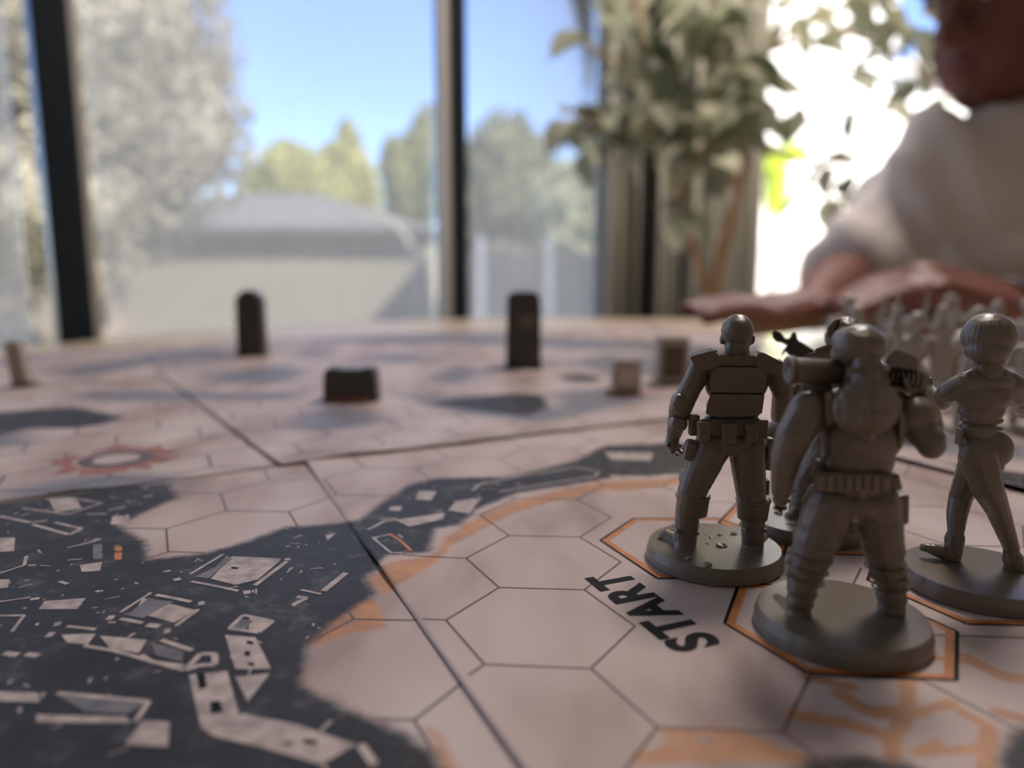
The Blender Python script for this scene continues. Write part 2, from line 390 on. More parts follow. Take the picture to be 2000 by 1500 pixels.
MB().box(((x0 + x1) / 2 - 3.2, 1.4, 5.27), (x1 - x0 + .3, 3.4, .14)).build('roof', M['roof'], hs)
MB().box(((x1 + x2) / 2 - 3.2 + .1, 1.45, zt + .4 + .03), (x2 - x1, 3.1, .05)).build('capping', M['trim_white'], hs)

def foliage(name, crowns, n, size, m, label, cat, trunk=None, group=None, seed=1, holes=.0):
    """tree: leaves in lumpy crowns + trunk"""
    r_ = np.random.default_rng(seed); root = empty(name, trunk[0] if trunk else crowns[0][0]); org = Vector(root.location)
    vs = []; fs = []; tot = sum(c[1][0] * c[1][2] for c in crowns)
    for (c, rad) in crowns:
        k = int(n * rad[0] * rad[2] / tot)
        d = r_.normal(size=(k, 3)); d /= np.linalg.norm(d, axis=1)[:, None]
        lump = np.array([mnoise.noise(Vector(x * 2.6) + Vector(c)) for x in d])
        rr = (.72 + .28 * r_.random(k) ** .5 + .28 * lump)
        p = np.array(c) + d * np.array(rad) * rr[:, None]
        a = r_.normal(size=(k, 3)); a /= np.linalg.norm(a, axis=1)[:, None]; b = np.cross(a, r_.normal(size=(k, 3))); b /= np.linalg.norm(b, axis=1)[:, None]
        s = size * (.6 + .8 * r_.random((k, 1)))
        q = np.stack([p - a * s, p + b * s * .5, p + a * s, p - b * s * .5], 1).reshape(-1, 3) - np.array(org)
        i0 = len(vs) and sum(len(v) for v in vs) or 0
        vs.append(q); fs.append(np.arange(len(q)).reshape(-1, 4) + i0)
    V = np.concatenate(vs); Fc = np.concatenate(fs)
    me = bpy.data.meshes.new('foliage'); me.from_pydata(V.tolist(), [], Fc.tolist())
    fo = link('foliage', me, m, root, False); fo['kind'] = 'stuff'
    core = MB()
    for (c, rad) in crowns: core.ell(Vector(c) - org, tuple(x * .74 for x in rad), sub=3)
    cb = core.build('inner_growth', m, root, smooth=True)
    if trunk:
        a, b, r0 = trunk; MB().cap(Vector((0, 0, 0)), Vector(b) - org, r0, r0 * .55).build('trunk', M['trunk'], root, smooth=True)
    tag(root, label, cat, group); return root
def cr(px, py, Y, rpx, rpy, d=None):
    c = P2(px, py, Y); s = Y / FPX; return (tuple(c), (rpx * s, d or rpx * s * .8, rpy * s))
c = P2(170, 80, 8)
foliage('shade_tree', [cr(150, 60, 8, 290, 330), cr(330, 250, 8, 160, 170), cr(120, 380, 8, 260, 170), cr(-150, 200, 8, 260, 420)], 26000, .05, M['tree_leaf'],
        'huge pale greyish tree filling the left windows', 'tree', ((c.x, 8, -.4), (c.x, 8, 2.6), .2), seed=3)
for (nm, crs, m, lab, tx) in [
    ('yellow_green_bush', [cr(560, 350, 20, 62, 72), cr(610, 390, 20, 70, 70), cr(510, 400, 20, 50, 80)], M['tree_yellow'], 'small yellow-green tree left of the shed ridge', 560),
    ('garden_tree', [cr(668, 360, 22, 70, 80), cr(680, 290, 22, 24, 55), cr(700, 385, 22, 45, 65)], M['tree_yellow'], 'yellow-green tree with a pointed tip above the shed roof', 668),
    ('garden_tree', [cr(800, 360, 19, 52, 90), cr(765, 330, 19, 22, 60), cr(850, 320, 19, 60, 110)], M['tree_yellow'], 'yellow-green tree just left of the narrow middle window post', 800),
    ('round_tree', [cr(990, 350, 16, 92, 118), cr(1060, 400, 16, 70, 90), cr(930, 400, 16, 50, 120)], M['tree_olive'], 'rounded olive tree just right of the narrow middle window post', 990),
    ('pale_shrub', [cr(1110, 410, 12, 75, 90), cr(1165, 380, 12, 60, 110), cr(1185, 470, 12, 50, 90)], M['tree_pale'], 'pale green shrub beside the stacked blinds, above the pale fence', 1120)]:
    Y = crs[0][0][1]; tx_ = P2(tx, 538, Y).x
    foliage(nm, crs, 5000, .10 if Y > 15 else .07, m, lab, 'tree', ((tx_, Y, -.4), (tx_, Y, 1.6), .12), seed=int(tx))
foliage('distant_hedge', [cr(x_, 520 + 12 * (x_ % 3), 26, 70, 75) for x_ in range(860, 1480, 70)], 7000, .14, M['tree_leaf'], 'long distant pale hedge behind the paling fence', 'hedge', ((P2(1150, 538, 26).x, 26, -.4), (P2(1150, 538, 26).x, 26, .5), .1), seed=44)
foliage('sunlit_hedge', [cr(1505, 315, 5.9, 26, 30), cr(1515, 360, 5.9, 20, 60), cr(1550, 300, 5.9, 26, 16)], 900, .03, M['hedge'], 'bright yellow-green climbing shrub on the corner of the white house', 'shrub', ((P2(1510, 538, 5.9).x, 5.9, -.3), (P2(1508, 360, 5.9)), .02), seed=9)
foliage('small_shrub', [cr(1585, 585, 5.0, 22, 26)], 500, .03, M['tree_olive'], 'small dark green shrub low outside the glass door beside the arms', 'shrub', ((P2(1585, 538, 5.0).x, 5.0, -.3), P2(1585, 590, 5.0), .02), seed=12)
# shed with a dark roof
sh = empty('garden_shed', (P2(420, 538, 12).x, 12, -.4)); tag(sh, 'low tan outbuilding with a long grey roof behind the left window', 'building')
hw = P2(0, 448, 12); e1 = P2(845, 448, 12); rg = P2(560, 372, 12.9)
lx0 = P2(-250, 448, 12).x - sh.location.x; lx1 = e1.x - sh.location.x; ez = hw.z + .4; rz_ = rg.z + .4
MB().box(((lx0 + lx1) / 2, 1.6, ez / 2), (lx1 - lx0 - .2, 3.2, ez)).build('wall', M['shed_wall'], sh)
rf = MB(); xa, xb = lx0 - .1, lx1 + .1; rxa, rxb = lx0, P2(600, 372, 12.9).x - sh.location.x
v = [rf.bm.verts.new(p) for p in [(xa, -.25, ez), (xb, -.25, ez), (rxb, 1.5, rz_), (rxa, 1.5, rz_), (xb, 3.4, ez), (xa, 3.4, ez)]]
for f in [(0, 1, 2, 3), (1, 4, 2), (4, 5, 3, 2), (5, 0, 3), (5, 4, 1, 0)]: rf.bm.faces.new([v[i] for i in f])
rf.build('roof', M['roof'], sh)
for (px, wpx, py) in [(520, 14, 560), (650, 60, 585), (330, 16, 590)]:
    if px < 700: continue
    q = P2(px, py, 11.97); MB().box((q.x - sh.location.x, -.03, q.z + .4), (wpx * 12 / FPX, .05, .95)).build('wall_panel', M['shed_wall'] if wpx < 30 else M['bark'], sh)
MB().box(((lx0 + lx1) / 2, -.27, ez), (lx1 - lx0, .06, .10)).build('gutter', M['roof'], sh)
# arched pipe
arch = MB(); pts = []
for k in range(15):
    th = R(90) * k / 14; pts.append(P2(720 + 95 * math.sin(th), 540 - 118 * math.cos(th), 10))
pts.append(P2(815, 640, 10)); pts.append(Vector((pts[-1].x, pts[-1].y, -.42))); pts = [P2(680, 418, 10), *pts]
for i in range(len(pts) - 1): arch.cap(pts[i], pts[i + 1], .04, .04, n=8)
tag(arch.build('curved_pipe', M['fence'], smooth=True), 'pale curved pipe bending down beside the middle window post, outside', 'pipe')
# pale fence with separate palings
fe = empty('paling_fence', (P2(1060, 538, 9).x, 9, -.4)); tag(fe, 'pale paling fence outside between the middle post and the blinds', 'fence')
pal = MB().box((0, 0, .72), (.12, .02, 1.44), bevel=.004).mesh('paling')
for k in range(17):
    o = link('paling', pal, M['fence'] if k % 5 else None, fe, False); o.location = (-1.05 + k * .13, 0, .05 + .02 * (k % 2))
for px in (1072, 1175, 940):
    q = P2(px, 538, 9); MB().box((q.x - fe.location.x, -.06, .84), (.10, .1, 1.68), bevel=.01).build('fence_post', M['pale_board'], fe)
for z in (.3, .9): MB().box((.0, .03, z), (2.3, .04, .07)).build('rail', M['fence'], fe)

# added housing for the unseen fill lamp above the frame
lf = empty('added_fill_lamp', (.60, 1.15, 2.5)); tag(lf, 'round white lamp added out of view above the table to brighten it', 'lamp')
MB().lathe((0, 0, -.11), [(.27, 0), (.28, .01), (.28, .09), (.10, .11)], 40).build('shade', M['ceiling'], lf)

# ================================================================== TABLE
TC = (100, 500); TA, TB = 610, 730
def tellip(sa, n=96, e=2.3):
    out = []
    for k in range(n):
        t = 2 * math.pi * k / n; c, s = math.cos(t), math.sin(t)
        out.append((TC[0] + sa * TA * math.copysign(abs(c) ** (2 / e), c), TC[1] + sa * TB * math.copysign(abs(s) ** (2 / e), s)))
    return out
tb = empty('dining_table', (.1, .5, 0)); tag(tb, 'large rounded pale wooden table carrying the maps and figures', 'table')
mb = MB(); A = [mb.bm.verts.new((x - 100, y - 500, 0)) for x, y in tellip(1)]; B = [mb.bm.verts.new((x - 100, y - 500, -6)) for x, y in tellip(1.006)]; Cc = [mb.bm.verts.new((x - 100, y - 500, -28)) for x, y in tellip(.99)]
n = len(A)
for P_, Q_ in ((A, B), (B, Cc)):
    for i in range(n): mb.bm.faces.new((P_[i], P_[(i + 1) % n], Q_[(i + 1) % n], Q_[i]))
mb.bm.faces.new(A[::-1]); mb.bm.faces.new(Cc)
o = mb.build('table_top', M['wood'], tb, scale=MM); o.location = (0, 0, TZ)
for sx, sy in ((-1, -1), (-1, 1), (1, -1), (1, 1)):
    MB().box((sx * .36, sy * .45, .36), (.07, .07, .722), bevel=.006).build('leg', M['wood'], tb)
MB().box((0, 0, .69), (.74, .92, .06)).build('apron', M['wood'], tb)

# ================================================================== MAP SHEETS
LAT = (19.53, -1.2175, 5.72, 141.37)                  # printed hexagon lattice, mm
def lat(a, b): return (LAT[0] * a - LAT[1] * b + LAT[2], LAT[1] * a + LAT[0] * b + LAT[3])
TP = lambda pts: [tab(*p) for p in pts]
DARK = [ # outlines (photo pixels on the table plane)
 TP([(-400, 1010), (0, 985), (150, 955), (330, 950), (350, 975), (290, 1000), (232, 1030), (285, 1060), (290, 1098), (400, 1085), (480, 1062), (560, 1032), (640, 1028), (700, 1022), (740, 990), (800, 950), (850, 938), (1000, 935), (1120, 905), (1180, 874), (1330, 868), (1420, 900), (1330, 930), (1180, 940), (1010, 968), (930, 1000), (900, 1030), (850, 1038), (840, 1085), (760, 1095), (715, 1135), (735, 1165), (690, 1195), (640, 1230), (600, 1270), (590, 1345), (700, 1398), (800, 1440), (850, 1480), (900, 1600), (400, 1900), (-800, 1900)]),
 TP([(-60, 812), (80, 800), (150, 797), (215, 810), (242, 818), (205, 830), (150, 838), (60, 838), (-60, 865)]),
 TP([(830, 795), (900, 780), (1000, 772), (1060, 775), (1072, 800), (1030, 818), (980, 812), (900, 802)]),
 TP([(1085, 738), (1130, 732), (1180, 738), (1160, 748), (1110, 748)]),
 TP([(1850, 915), (2050, 940), (2300, 1000), (2300, 1060), (2040, 985), (1930, 950)]),
 TP([(1530, 1520), (1580, 1490), (1680, 1484), (1780, 1500), (1830, 1530), (1700, 1560)]),
 TP([(1945, 1490), (1975, 1440), (2010, 1425), (2100, 1440), (2100, 1530), (1960, 1530)]),
]
GREY = [
 TP([(105, 725), (180, 710), (300, 690), (420, 680), (480, 690), (400, 705), (300, 712), (200, 730), (130, 738)]),
 TP([(110, 772), (250, 762), (370, 765), (470, 772), (600, 770), (560, 785), (400, 786), (200, 784)]),
 TP([(380, 740), (470, 722), (560, 715), (600, 730), (560, 750), (440, 752)]),
 TP([(470, 655), (650, 645), (900, 650), (1100, 660), (1400, 672), (1400, 690), (1100, 682), (900, 672), (650, 668), (470, 668)]),
 TP([(560, 840), (620, 800), (680, 795), (740, 810), (760, 825), (690, 842), (620, 848)]),
 TP([(690, 700), (780, 690), (840, 700), (830, 710), (760, 708)]),
 TP([(830, 740), (880, 720), (940, 718), (930, 745), (880, 755)]),
 TP([(770, 770), (850, 775), (960, 790), (1090, 800), (1080, 770), (1180, 760), (1300, 780), (1200, 800), (1060, 830), (900, 815)]),
 TP([(1100, 705), (1200, 690), (1300, 700), (1400, 712), (1350, 740), (1200, 735)]),
 TP([(0, 965), (60, 950), (150, 930), (250, 925), (330, 930), (360, 950), (200, 965), (0, 985)]),
 TP([(-80, 830), (50, 850), (60, 870), (-80, 880)]),
 TP([(1700, 860), (1850, 850), (2050, 880), (2050, 905), (1850, 895)]),
]
ORANGE = [
 TP([(715, 1135), (760, 1110), (850, 1090), (870, 1055), (940, 1010), (1000, 985), (1080, 965), (1180, 945), (1320, 938), (1320, 952), (1180, 962), (1080, 985), (1010, 1005), (960, 1030), (925, 1050), (880, 1072), (860, 1100), (800, 1140), (750, 1170)]),
 TP([(600, 1225), (690, 1165), (735, 1180), (755, 1230), (680, 1243), (610, 1268)]),
 TP([(830, 1425), (860, 1440), (900, 1520), (870, 1520)]),
 TP([(1180, 952), (1330, 935), (1340, 950), (1200, 965)]),
]
OSTROKE = [(TP(p), wd) for p, wd in [
 ([(1270, 1500), (1330, 1440), (1400, 1500)], 1.6), ([(1300, 1440), (1370, 1438)], 2.0), ([(1400, 1440), (1440, 1445), (1510, 1475)], 3.4), ([(1250, 1490), (1430, 1482), (1560, 1490)], 3.0),
 ([(1550, 1405), (1650, 1420), (1740, 1450)], 3.2), ([(1640, 1365), (1700, 1400), (1790, 1400)], 3.4), ([(1770, 1330), (1775, 1400), (1740, 1450), (1745, 1520)], 2.6), ([(1880, 1290), (1960, 1330), (2050, 1340)], 3.6),
 ([(1880, 1400), (1930, 1430), (1925, 1520)], 2.6), ([(1830, 1460), (1790, 1480), (1920, 1470)], 2.0), ([(1580, 1330), (1660, 1350)], 3.0), ([(1740, 1325), (1785, 1335)], 2.6), ([(1800, 1290), (1890, 1300)], 2.0), ([(1950, 1400), (2050, 1425)], 3.0),
 ([(1310, 1470), (1450, 1465)], 2.0), ([(1860, 1380), (1760, 1410)], 2.2), ([(1950, 900), (2000, 912)], .8)]]
def sd_poly(P, poly):
    """signed distance (negative inside), P (n,2)"""
    A = np.array(poly); B = np.roll(A, -1, 0); d = np.full(len(P), 1e9); s = np.ones(len(P))
    for a, b in zip(A, B):
        e = b - a; v = P - a; t = np.clip((v @ e) / max(e @ e, 1e-9), 0, 1); q = v - t[:, None] * e; d = np.minimum(d, (q ** 2).sum(1))
        c1 = P[:, 1] >= a[1]; c2 = P[:, 1] < b[1]; c3 = e[0] * v[:, 1] > e[1] * v[:, 0]
        s = np.where((c1 & c2 & c3) | (~c1 & ~c2 & ~c3), -s, s)
    return s * np.sqrt(d)
def sd_line(P, pts, wd):
    d = np.full(len(P), 1e9)
    for a, b in zip(pts[:-1], pts[1:]):
        a = np.array(a); b = np.array(b); e = b - a; v = P - a; t = np.clip((v @ e) / max(e @ e, 1e-9), 0, 1); d = np.minimum(d, np.sqrt(((v - t[:, None] * e) ** 2).sum(1)))
    return d - wd / 2
class Sheet:
    def __init__(s, corners, z0, label, res, lifts=(), curl=.8):
        # corners: back-left, back-right, front-right, front-left
        s.c = [np.array(q, float) for q in corners]; s.z0 = z0; s.lifts = lifts; s.curl = curl
        s.obj = None; s.label = label; s.res = res
    def edge_dist(s, P): return -sd_poly(P, s.c)
    def z(s, P):
        P = np.atleast_2d(np.asarray(P, float)); d = s.edge_dist(P)
        nz = np.array([mnoise.noise(Vector((p[0] * .012, p[1] * .012, s.z0 * 7))) for p in P])
        z = s.z0 + s.curl * (.6 + .8 * nz) * np.exp(-np.clip(d, 0, None) / 7.0) + .10 * (nz + .6)
        for (x, y, r, h) in s.lifts: z = z + h * np.exp(-((P[:, 0] - x) ** 2 + (P[:, 1] - y) ** 2) / r ** 2)
        return z
    def build(s):
        bl, br, fr, fl_ = s.c; nu = max(8, int(np.linalg.norm(br - bl) / s.res)); nv = max(8, int(np.linalg.norm(bl - fl_) / s.res))
        u = np.linspace(0, 1, nu + 1); v = np.linspace(0, 1, nv + 1); U, Vv = np.meshgrid(u, v); U = U.ravel()[:, None]; Vv = Vv.ravel()[:, None]
        P = (bl * (1 - U) + br * U) * (1 - Vv) + (fl_ * (1 - U) + fr * U) * Vv
        z = s.z(P); c = sum(s.c) / 4; s.org = Vector((c[0], c[1], s.z0))
        co = np.c_[P[:, 0] - c[0], P[:, 1] - c[1], z - s.z0] * MM
        idx = np.arange((nu + 1) * (nv + 1)).reshape(nv + 1, nu + 1)
        F = np.stack([idx[:-1, :-1], idx[1:, :-1], idx[1:, 1:], idx[:-1, 1:]], -1).reshape(-1, 4)
        me = bpy.data.meshes.new('map_sheet'); me.from_pydata(co.tolist(), [], F.tolist())
        soft = 2.6 + P[:, 1] * .006
        def mask(polys, strokes=(), k=1.0):
            m = np.zeros(len(P)); lo, hi = P.min(0) - 20, P.max(0) + 20
            for q in polys:
                a = np.array(q)
                if (a.max(0) < lo).any() or (a.min(0) > hi).any(): continue
                m = np.maximum(m, np.clip(.5 - sd_poly(P, q) / (2 * soft * k), 0, 1))
            for q, wd in strokes:
                a = np.array(q)
                if (a.max(0) < lo).any() or (a.min(0) > hi).any(): continue
                m = np.maximum(m, np.clip(.5 - sd_line(P, q, wd) / 2.2, 0, 1))
            return m
        out = (P[:, 1] > 900) * 0
        D = mask(DARK); O = mask(ORANGE, OSTROKE, .8); G = mask(GREY, (), 2.6)
        # sheets outside the photograph's view carry the same kind of blotches
        nb_ = np.array([mnoise.noise(Vector((p[0] * .018, p[1] * .018, 3.1))) for p in P])
        far = np.clip((np.abs(P[:, 0]) - (P[:, 1] * .72 + 25)) / 30, 0, 1) 
        G = np.maximum(G, far * np.clip((nb_ - .1) * 3, 0, 1)); G = np.maximum(G, .55 * np.clip((P[:, 1] - 420) / 200, 0, 1) * np.clip((nb_ + .05) * 3, 0, 1))
        rgba = np.c_[D, O, G, np.ones(len(P))].astype(np.float32)
        at_ = me.color_attributes.new('ink', 'FLOAT_COLOR', 'POINT'); at_.data.foreach_set('color', rgba.ravel())
        o = link('map_sheet', me, M['paper'], None, True); o.location = (c[0] * MM, c[1] * MM, TZ + s.z0 * MM)
        sol = o.modifiers.new('thickness', 'SOLIDIFY'); sol.thickness = .00012; sol.offset = -1
        tag(o, s.label, 'map', 'printed map sheets laid edge to edge on the table'); s.obj = o
    def inside(s, P, m=.6): return s.edge_dist(np.atleast_2d(P)) > m
    def drape(s, name, tris, m, dz=.05):
        """flat ink shapes (list of convex polygons, mm) lying on this sheet as one part"""
        bm = bmesh.new()
        for poly in tris:
            if not s.inside(np.array(poly)).all(): continue
            try: bm.faces.new([bm.verts.new((x, y, 0)) for x, y in poly])
            except ValueError: pass
        if not bm.faces: bm.free(); return None
        bmesh.ops.triangulate(bm, faces=bm.faces)
        for _ in range(4):
            es = [e for e in bm.edges if e.calc_length() > 5]
            if not es: break
            bmesh.ops.subdivide_edges(bm, edges=es, cuts=1); bmesh.ops.triangulate(bm, faces=bm.faces)
        for f in bm.faces:
            f.normal_update()
            if f.normal.z < 0: f.normal_flip()
        bm.verts.ensure_lookup_table(); zz = s.z(np.array([(v.co.x, v.co.y) for v in bm.verts]))
        for v, z in zip(bm.verts, zz): v.co = (v.co - Vector((s.org.x, s.org.y, 0))) * MM; v.co.z = (z - s.z0 + dz) * MM
        me = bpy.data.meshes.new(name); bm.to_mesh(me); bm.free()
        o = link(name, me, m, s.obj, True)
        if name == 'hex_lines': o['kind'] = 'stuff'
        return o
def seg_quads(a, b, wd, st=4):
    a = np.array(a); b = np.array(b); e = b - a; L = np.linalg.norm(e); e = e / L; nr = np.array([-e[1], e[0]]) * wd / 2; n = max(1, int(L / st)); out = []
    for i in range(n):
        p = a + e * L * i / n; q = a + e * L * (i + 1) / n; out.append([tuple(p - nr), tuple(q - nr), tuple(q + nr), tuple(p + nr)])
    return out
def line_quads(pts, wd, closed=False):
    out = []; P = list(pts) + ([pts[0]] if closed else [])
    for a, b in zip(P[:-1], P[1:]): out += seg_quads(a, b, wd)
    return out

SH = {}
SH['near_right'] = Sheet([(-80, 273), (107, 369), (232, 108), (42, 8)], .75, 'printed map sheet with the word START, under the sharp figures', 1.2, [(-36, 168, 14, 1.0), (-79, 272, 20, .8)], curl=.6)
SH['near_left'] = Sheet([(-260, 165), (-77, 271), (48, 8), (-140, -97)], .45, 'dark printed map sheet of ruined machinery filling the lower left corner', 1.2, [(-75, 150, 22, 1.0)], curl=.5)
SH['near_far_right'] = Sheet([(104, 367), (293, 470), (416, 212), (227, 109)], 1.0, 'printed map sheet running out of the frame behind the walking woman figure', 2.0, [(150, 275, 22, 1.6), (170, 238, 22, 1.6), (190, 200, 22, 1.0)], curl=.4)
SH['mid_center'] = Sheet([(-242, 502), (-30, 626), (109, 370), (-87, 266)], 1.15, 'pale map sheet under the low dark block, its front edge meeting the START sheet', 1.8, [(-62, 280, 24, 1.5), (-20, 302, 24, 1.2), (20, 322, 26, .9), (65, 346, 26, .9)], curl=.3)
SH['mid_left'] = Sheet([(-430, 392), (-236, 504), (-84, 271), (-278, 160)], .30, 'map sheet with the red and black ring print on the left', 1.8, curl=.08)
SH['mid_right'] = Sheet([(-27, 628), (160, 732), (297, 472), (110, 368)], .30, 'map sheet under the two pale boxes behind the bald figure', 2.4, curl=.5)
SH['mid_far_right'] = Sheet([(163, 734), (350, 838), (486, 578), (300, 474)], .28, 'map sheet under the crowd of blurred figures', 4, curl=.5)
SH['far_center'] = Sheet([(-175, 872), (-385, 750), (-246, 504), (-34, 627)][1:2] + [(-172, 872), (-32, 630), (-244, 506)], .26, 'far map sheet with the dark rounded slab standing on its front', 3.5, curl=.2)
SH['far_right'] = Sheet([(-170, 874), (18, 978), (158, 735), (-30, 631)], .24, 'far map sheet behind the dark clipped-corner slab', 4, curl=.2)
SH['far_left'] = Sheet([(-470, 640), (-378, 749), (-238, 508), (-430, 395)], .2, 'far narrow map sheet behind the small leaning pale post', 4, curl=.2)
SH['far_far_right'] = Sheet([(20, 980), (205, 1080), (345, 840), (161, 737)], .2, 'farthest map sheet behind the reaching hand', 5, curl=.4)
for k in SH: SH[k].build()

# hexagon lines, one part per sheet
segs = set()
for i in range(-22, 36):
    for j in range(-14, 40):
        cx, cy = 1.5 * i, math.sqrt(3) * (j + .5 * (i % 2))
        vs_ = [(cx + math.cos(R(60 * k)), cy + math.sin(R(60 * k))) for k in range(6)]
        for k in range(6):
            a, b = vs_[k], vs_[(k + 1) % 6]; a = (round(a[0], 3), round(a[1], 3)); b = (round(b[0], 3), round(b[1], 3))
            segs.add((min(a, b), max(a, b)))
segs = [(lat(*a), lat(*b)) for a, b in segs]
START_HEX = [[(24, 189), (36, 207), (61, 207), (74, 187), (63, 164), (34.5, 164)], [(44, 141.5), (53.3, 122.5), (79, 120), (90, 138), (80, 159), (53, 161)],
             [(60, 203), (72, 223), (96, 221), (108, 198), (95, 178), (71, 180)], [(84, 163), (96, 182), (120, 180), (131, 159), (119, 140), (94, 141)]]
darkall = DARK
SEEN = None
for key, s in SH.items():
    mid = np.array([((a[0] + b[0]) / 2, (a[1] + b[1]) / 2) for a, b in segs])
    keep = (s.edge_dist(mid) > -10)
    if key == 'near_right':
        for q in START_HEX: keep &= sd_poly(mid, q) > .5
        keep &= sd_poly(mid, [(19, 164), (28, 168), (40, 140), (29, 131)]) > 0
    qs = []; Dq = [q for q in DARK]
    wd = .55 if key.startswith('near') else .9
    for (a, b), kk in zip(segs, keep):
        if kk: qs += seg_quads(a, b, wd, 1.6)
    qm = np.array([np.mean(q, 0) for q in qs]); kq = s.edge_dist(qm) > .9
    for q in DARK[:1]: kq &= sd_poly(qm, q) > .3
    s.drape('hex_lines', [q for q, t in zip(qs, kq) if t], M['line'], .045)
nr_ = SH['near_right']; nl_ = SH['near_left']; ml_ = SH['mid_left']
for q in START_HEX:
    c = np.mean(q, 0); inn = [tuple(c + (np.array(p) - c) * .945) for p in q]
    nr_.drape('start_hex_outline', line_quads(q, .75, True), M['ink'], .055)
    nr_.drape('start_hex_band', line_quads(inn, 1.7, True), M['orange'], .050)
# the word START
fc = bpy.data.curves.new('lettering', 'FONT'); fc.body = 'START'; fc.size = 1; fc.offset = .042; fc.resolution_u = 6; fc.space_character = 1.06
fo = bpy.data.objects.new('t', fc); col.objects.link(fo)
me = bpy.data.meshes.new_from_object(fo.evaluated_get(bpy.context.evaluated_depsgraph_get())); bpy.data.objects.remove(fo)
X = [v.co.x for v in me.vertices]; Yv = [v.co.y for v in me.vertices]; xa, xb, ya, yb = min(X), max(X), min(Yv), max(Yv)
S0 = np.array((41.6, 133.2)); T0 = np.array((27.4, 168.2)); UP = np.array((-10.4, -4.3))
polys = []
for p in me.polygons:
    polys.append([tuple(S0 + (T0 - S0) * ((me.vertices[i].co.x - xa) / (xb - xa)) + UP * ((me.vertices[i].co.y - ya) / (yb - ya))) for i in p.vertices])
nr_.drape('lettering', polys, M['ink'], .06)
# red and black ring print
cx_, cy_ = tab(228, 898); 
def ring(cx, cy, r0, r1, jag=0, n=48, seed=2):
    r_ = random.Random(seed); J = [1 + jag * (r_.random() - .4) for _ in range(n)]; out = []
    for k in range(n):
        a, b = 2 * math.pi * k / n, 2 * math.pi * (k + 1) / n; j0, j1 = J[k], J[(k + 1) % n]
        out.append([(cx + r0 * math.cos(a), cy + r0 * math.sin(a)), (cx + r1 * j0 * math.cos(a), cy + r1 * j0 * math.sin(a)), (cx + r1 * j1 * math.cos(b), cy + r1 * j1 * math.sin(b)), (cx + r0 * math.cos(b), cy + r0 * math.sin(b))])
    return out
ml_.drape('red_blotch', ring(cx_ - 1, cy_, 14.6, 20.0, .45), M['ring_red'], .05)
ml_.drape('dark_ring', ring(cx_, cy_, 8.4, 13.6, .06), M['ring_dark'], .07)
# ruined machinery drawings: pale plates and lines on the dark ink (photo pixels on the table plane)
def pq(*pts): return TP(pts)
def pl(pts, wd): return line_quads(TP(pts), wd)
c7 = lambda *pts: TP([(x * .4, 900 + y * .4) for x, y in pts])
l7 = lambda wd, *pts: line_quads(c7(*pts), wd)
plates = {
 'ruined_roof_plate': [c7((1130, 490), (1370, 500), (1260, 600), (1150, 630), (1030, 600)), c7((700, 700), (960, 760), (850, 820), (660, 770))],
 'broken_wall_plate': [c7((1100, 870), (1250, 880), (1325, 1030), (1150, 1030)), c7((1150, 1070), (1320, 1050), (1210, 1190)), c7((950, 1060), (1110, 1040), (1170, 1260), (1010, 1300)),
                       c7((1010, 1300), (1190, 1250), (1450, 1300), (1740, 1400), (1600, 1480), (1300, 1390), (1050, 1350)), c7((490, 880), (720, 900), (680, 960), (540, 940)), c7((300, 870), (470, 870), (430, 920), (330, 910))],
 'fallen_slab': [c7((700, 1280), (830, 1290), (820, 1410), (610, 1400)), c7((180, 1255), (620, 1265), (640, 1295), (180, 1290)), c7((-60, 1140), (190, 1150), (195, 1195), (-60, 1185)), c7((240, 200), (370, 190), (400, 240), (270, 260)), c7((0, 385), (75, 385), (70, 450), (0, 455)), c7((0, 590), (50, 590), (40, 630), (0, 635)), c7((220, 700), (420, 690), (380, 745), (190, 740)), c7((550, 280), (630, 275), (640, 320), (540, 320)), c7((390, 520), (500, 505), (490, 550), (400, 555)), c7((1600, 400), (1640, 365), (1590, 375)), c7((1220, 780), (1330, 795), (1260, 855), (1215, 850))],
}
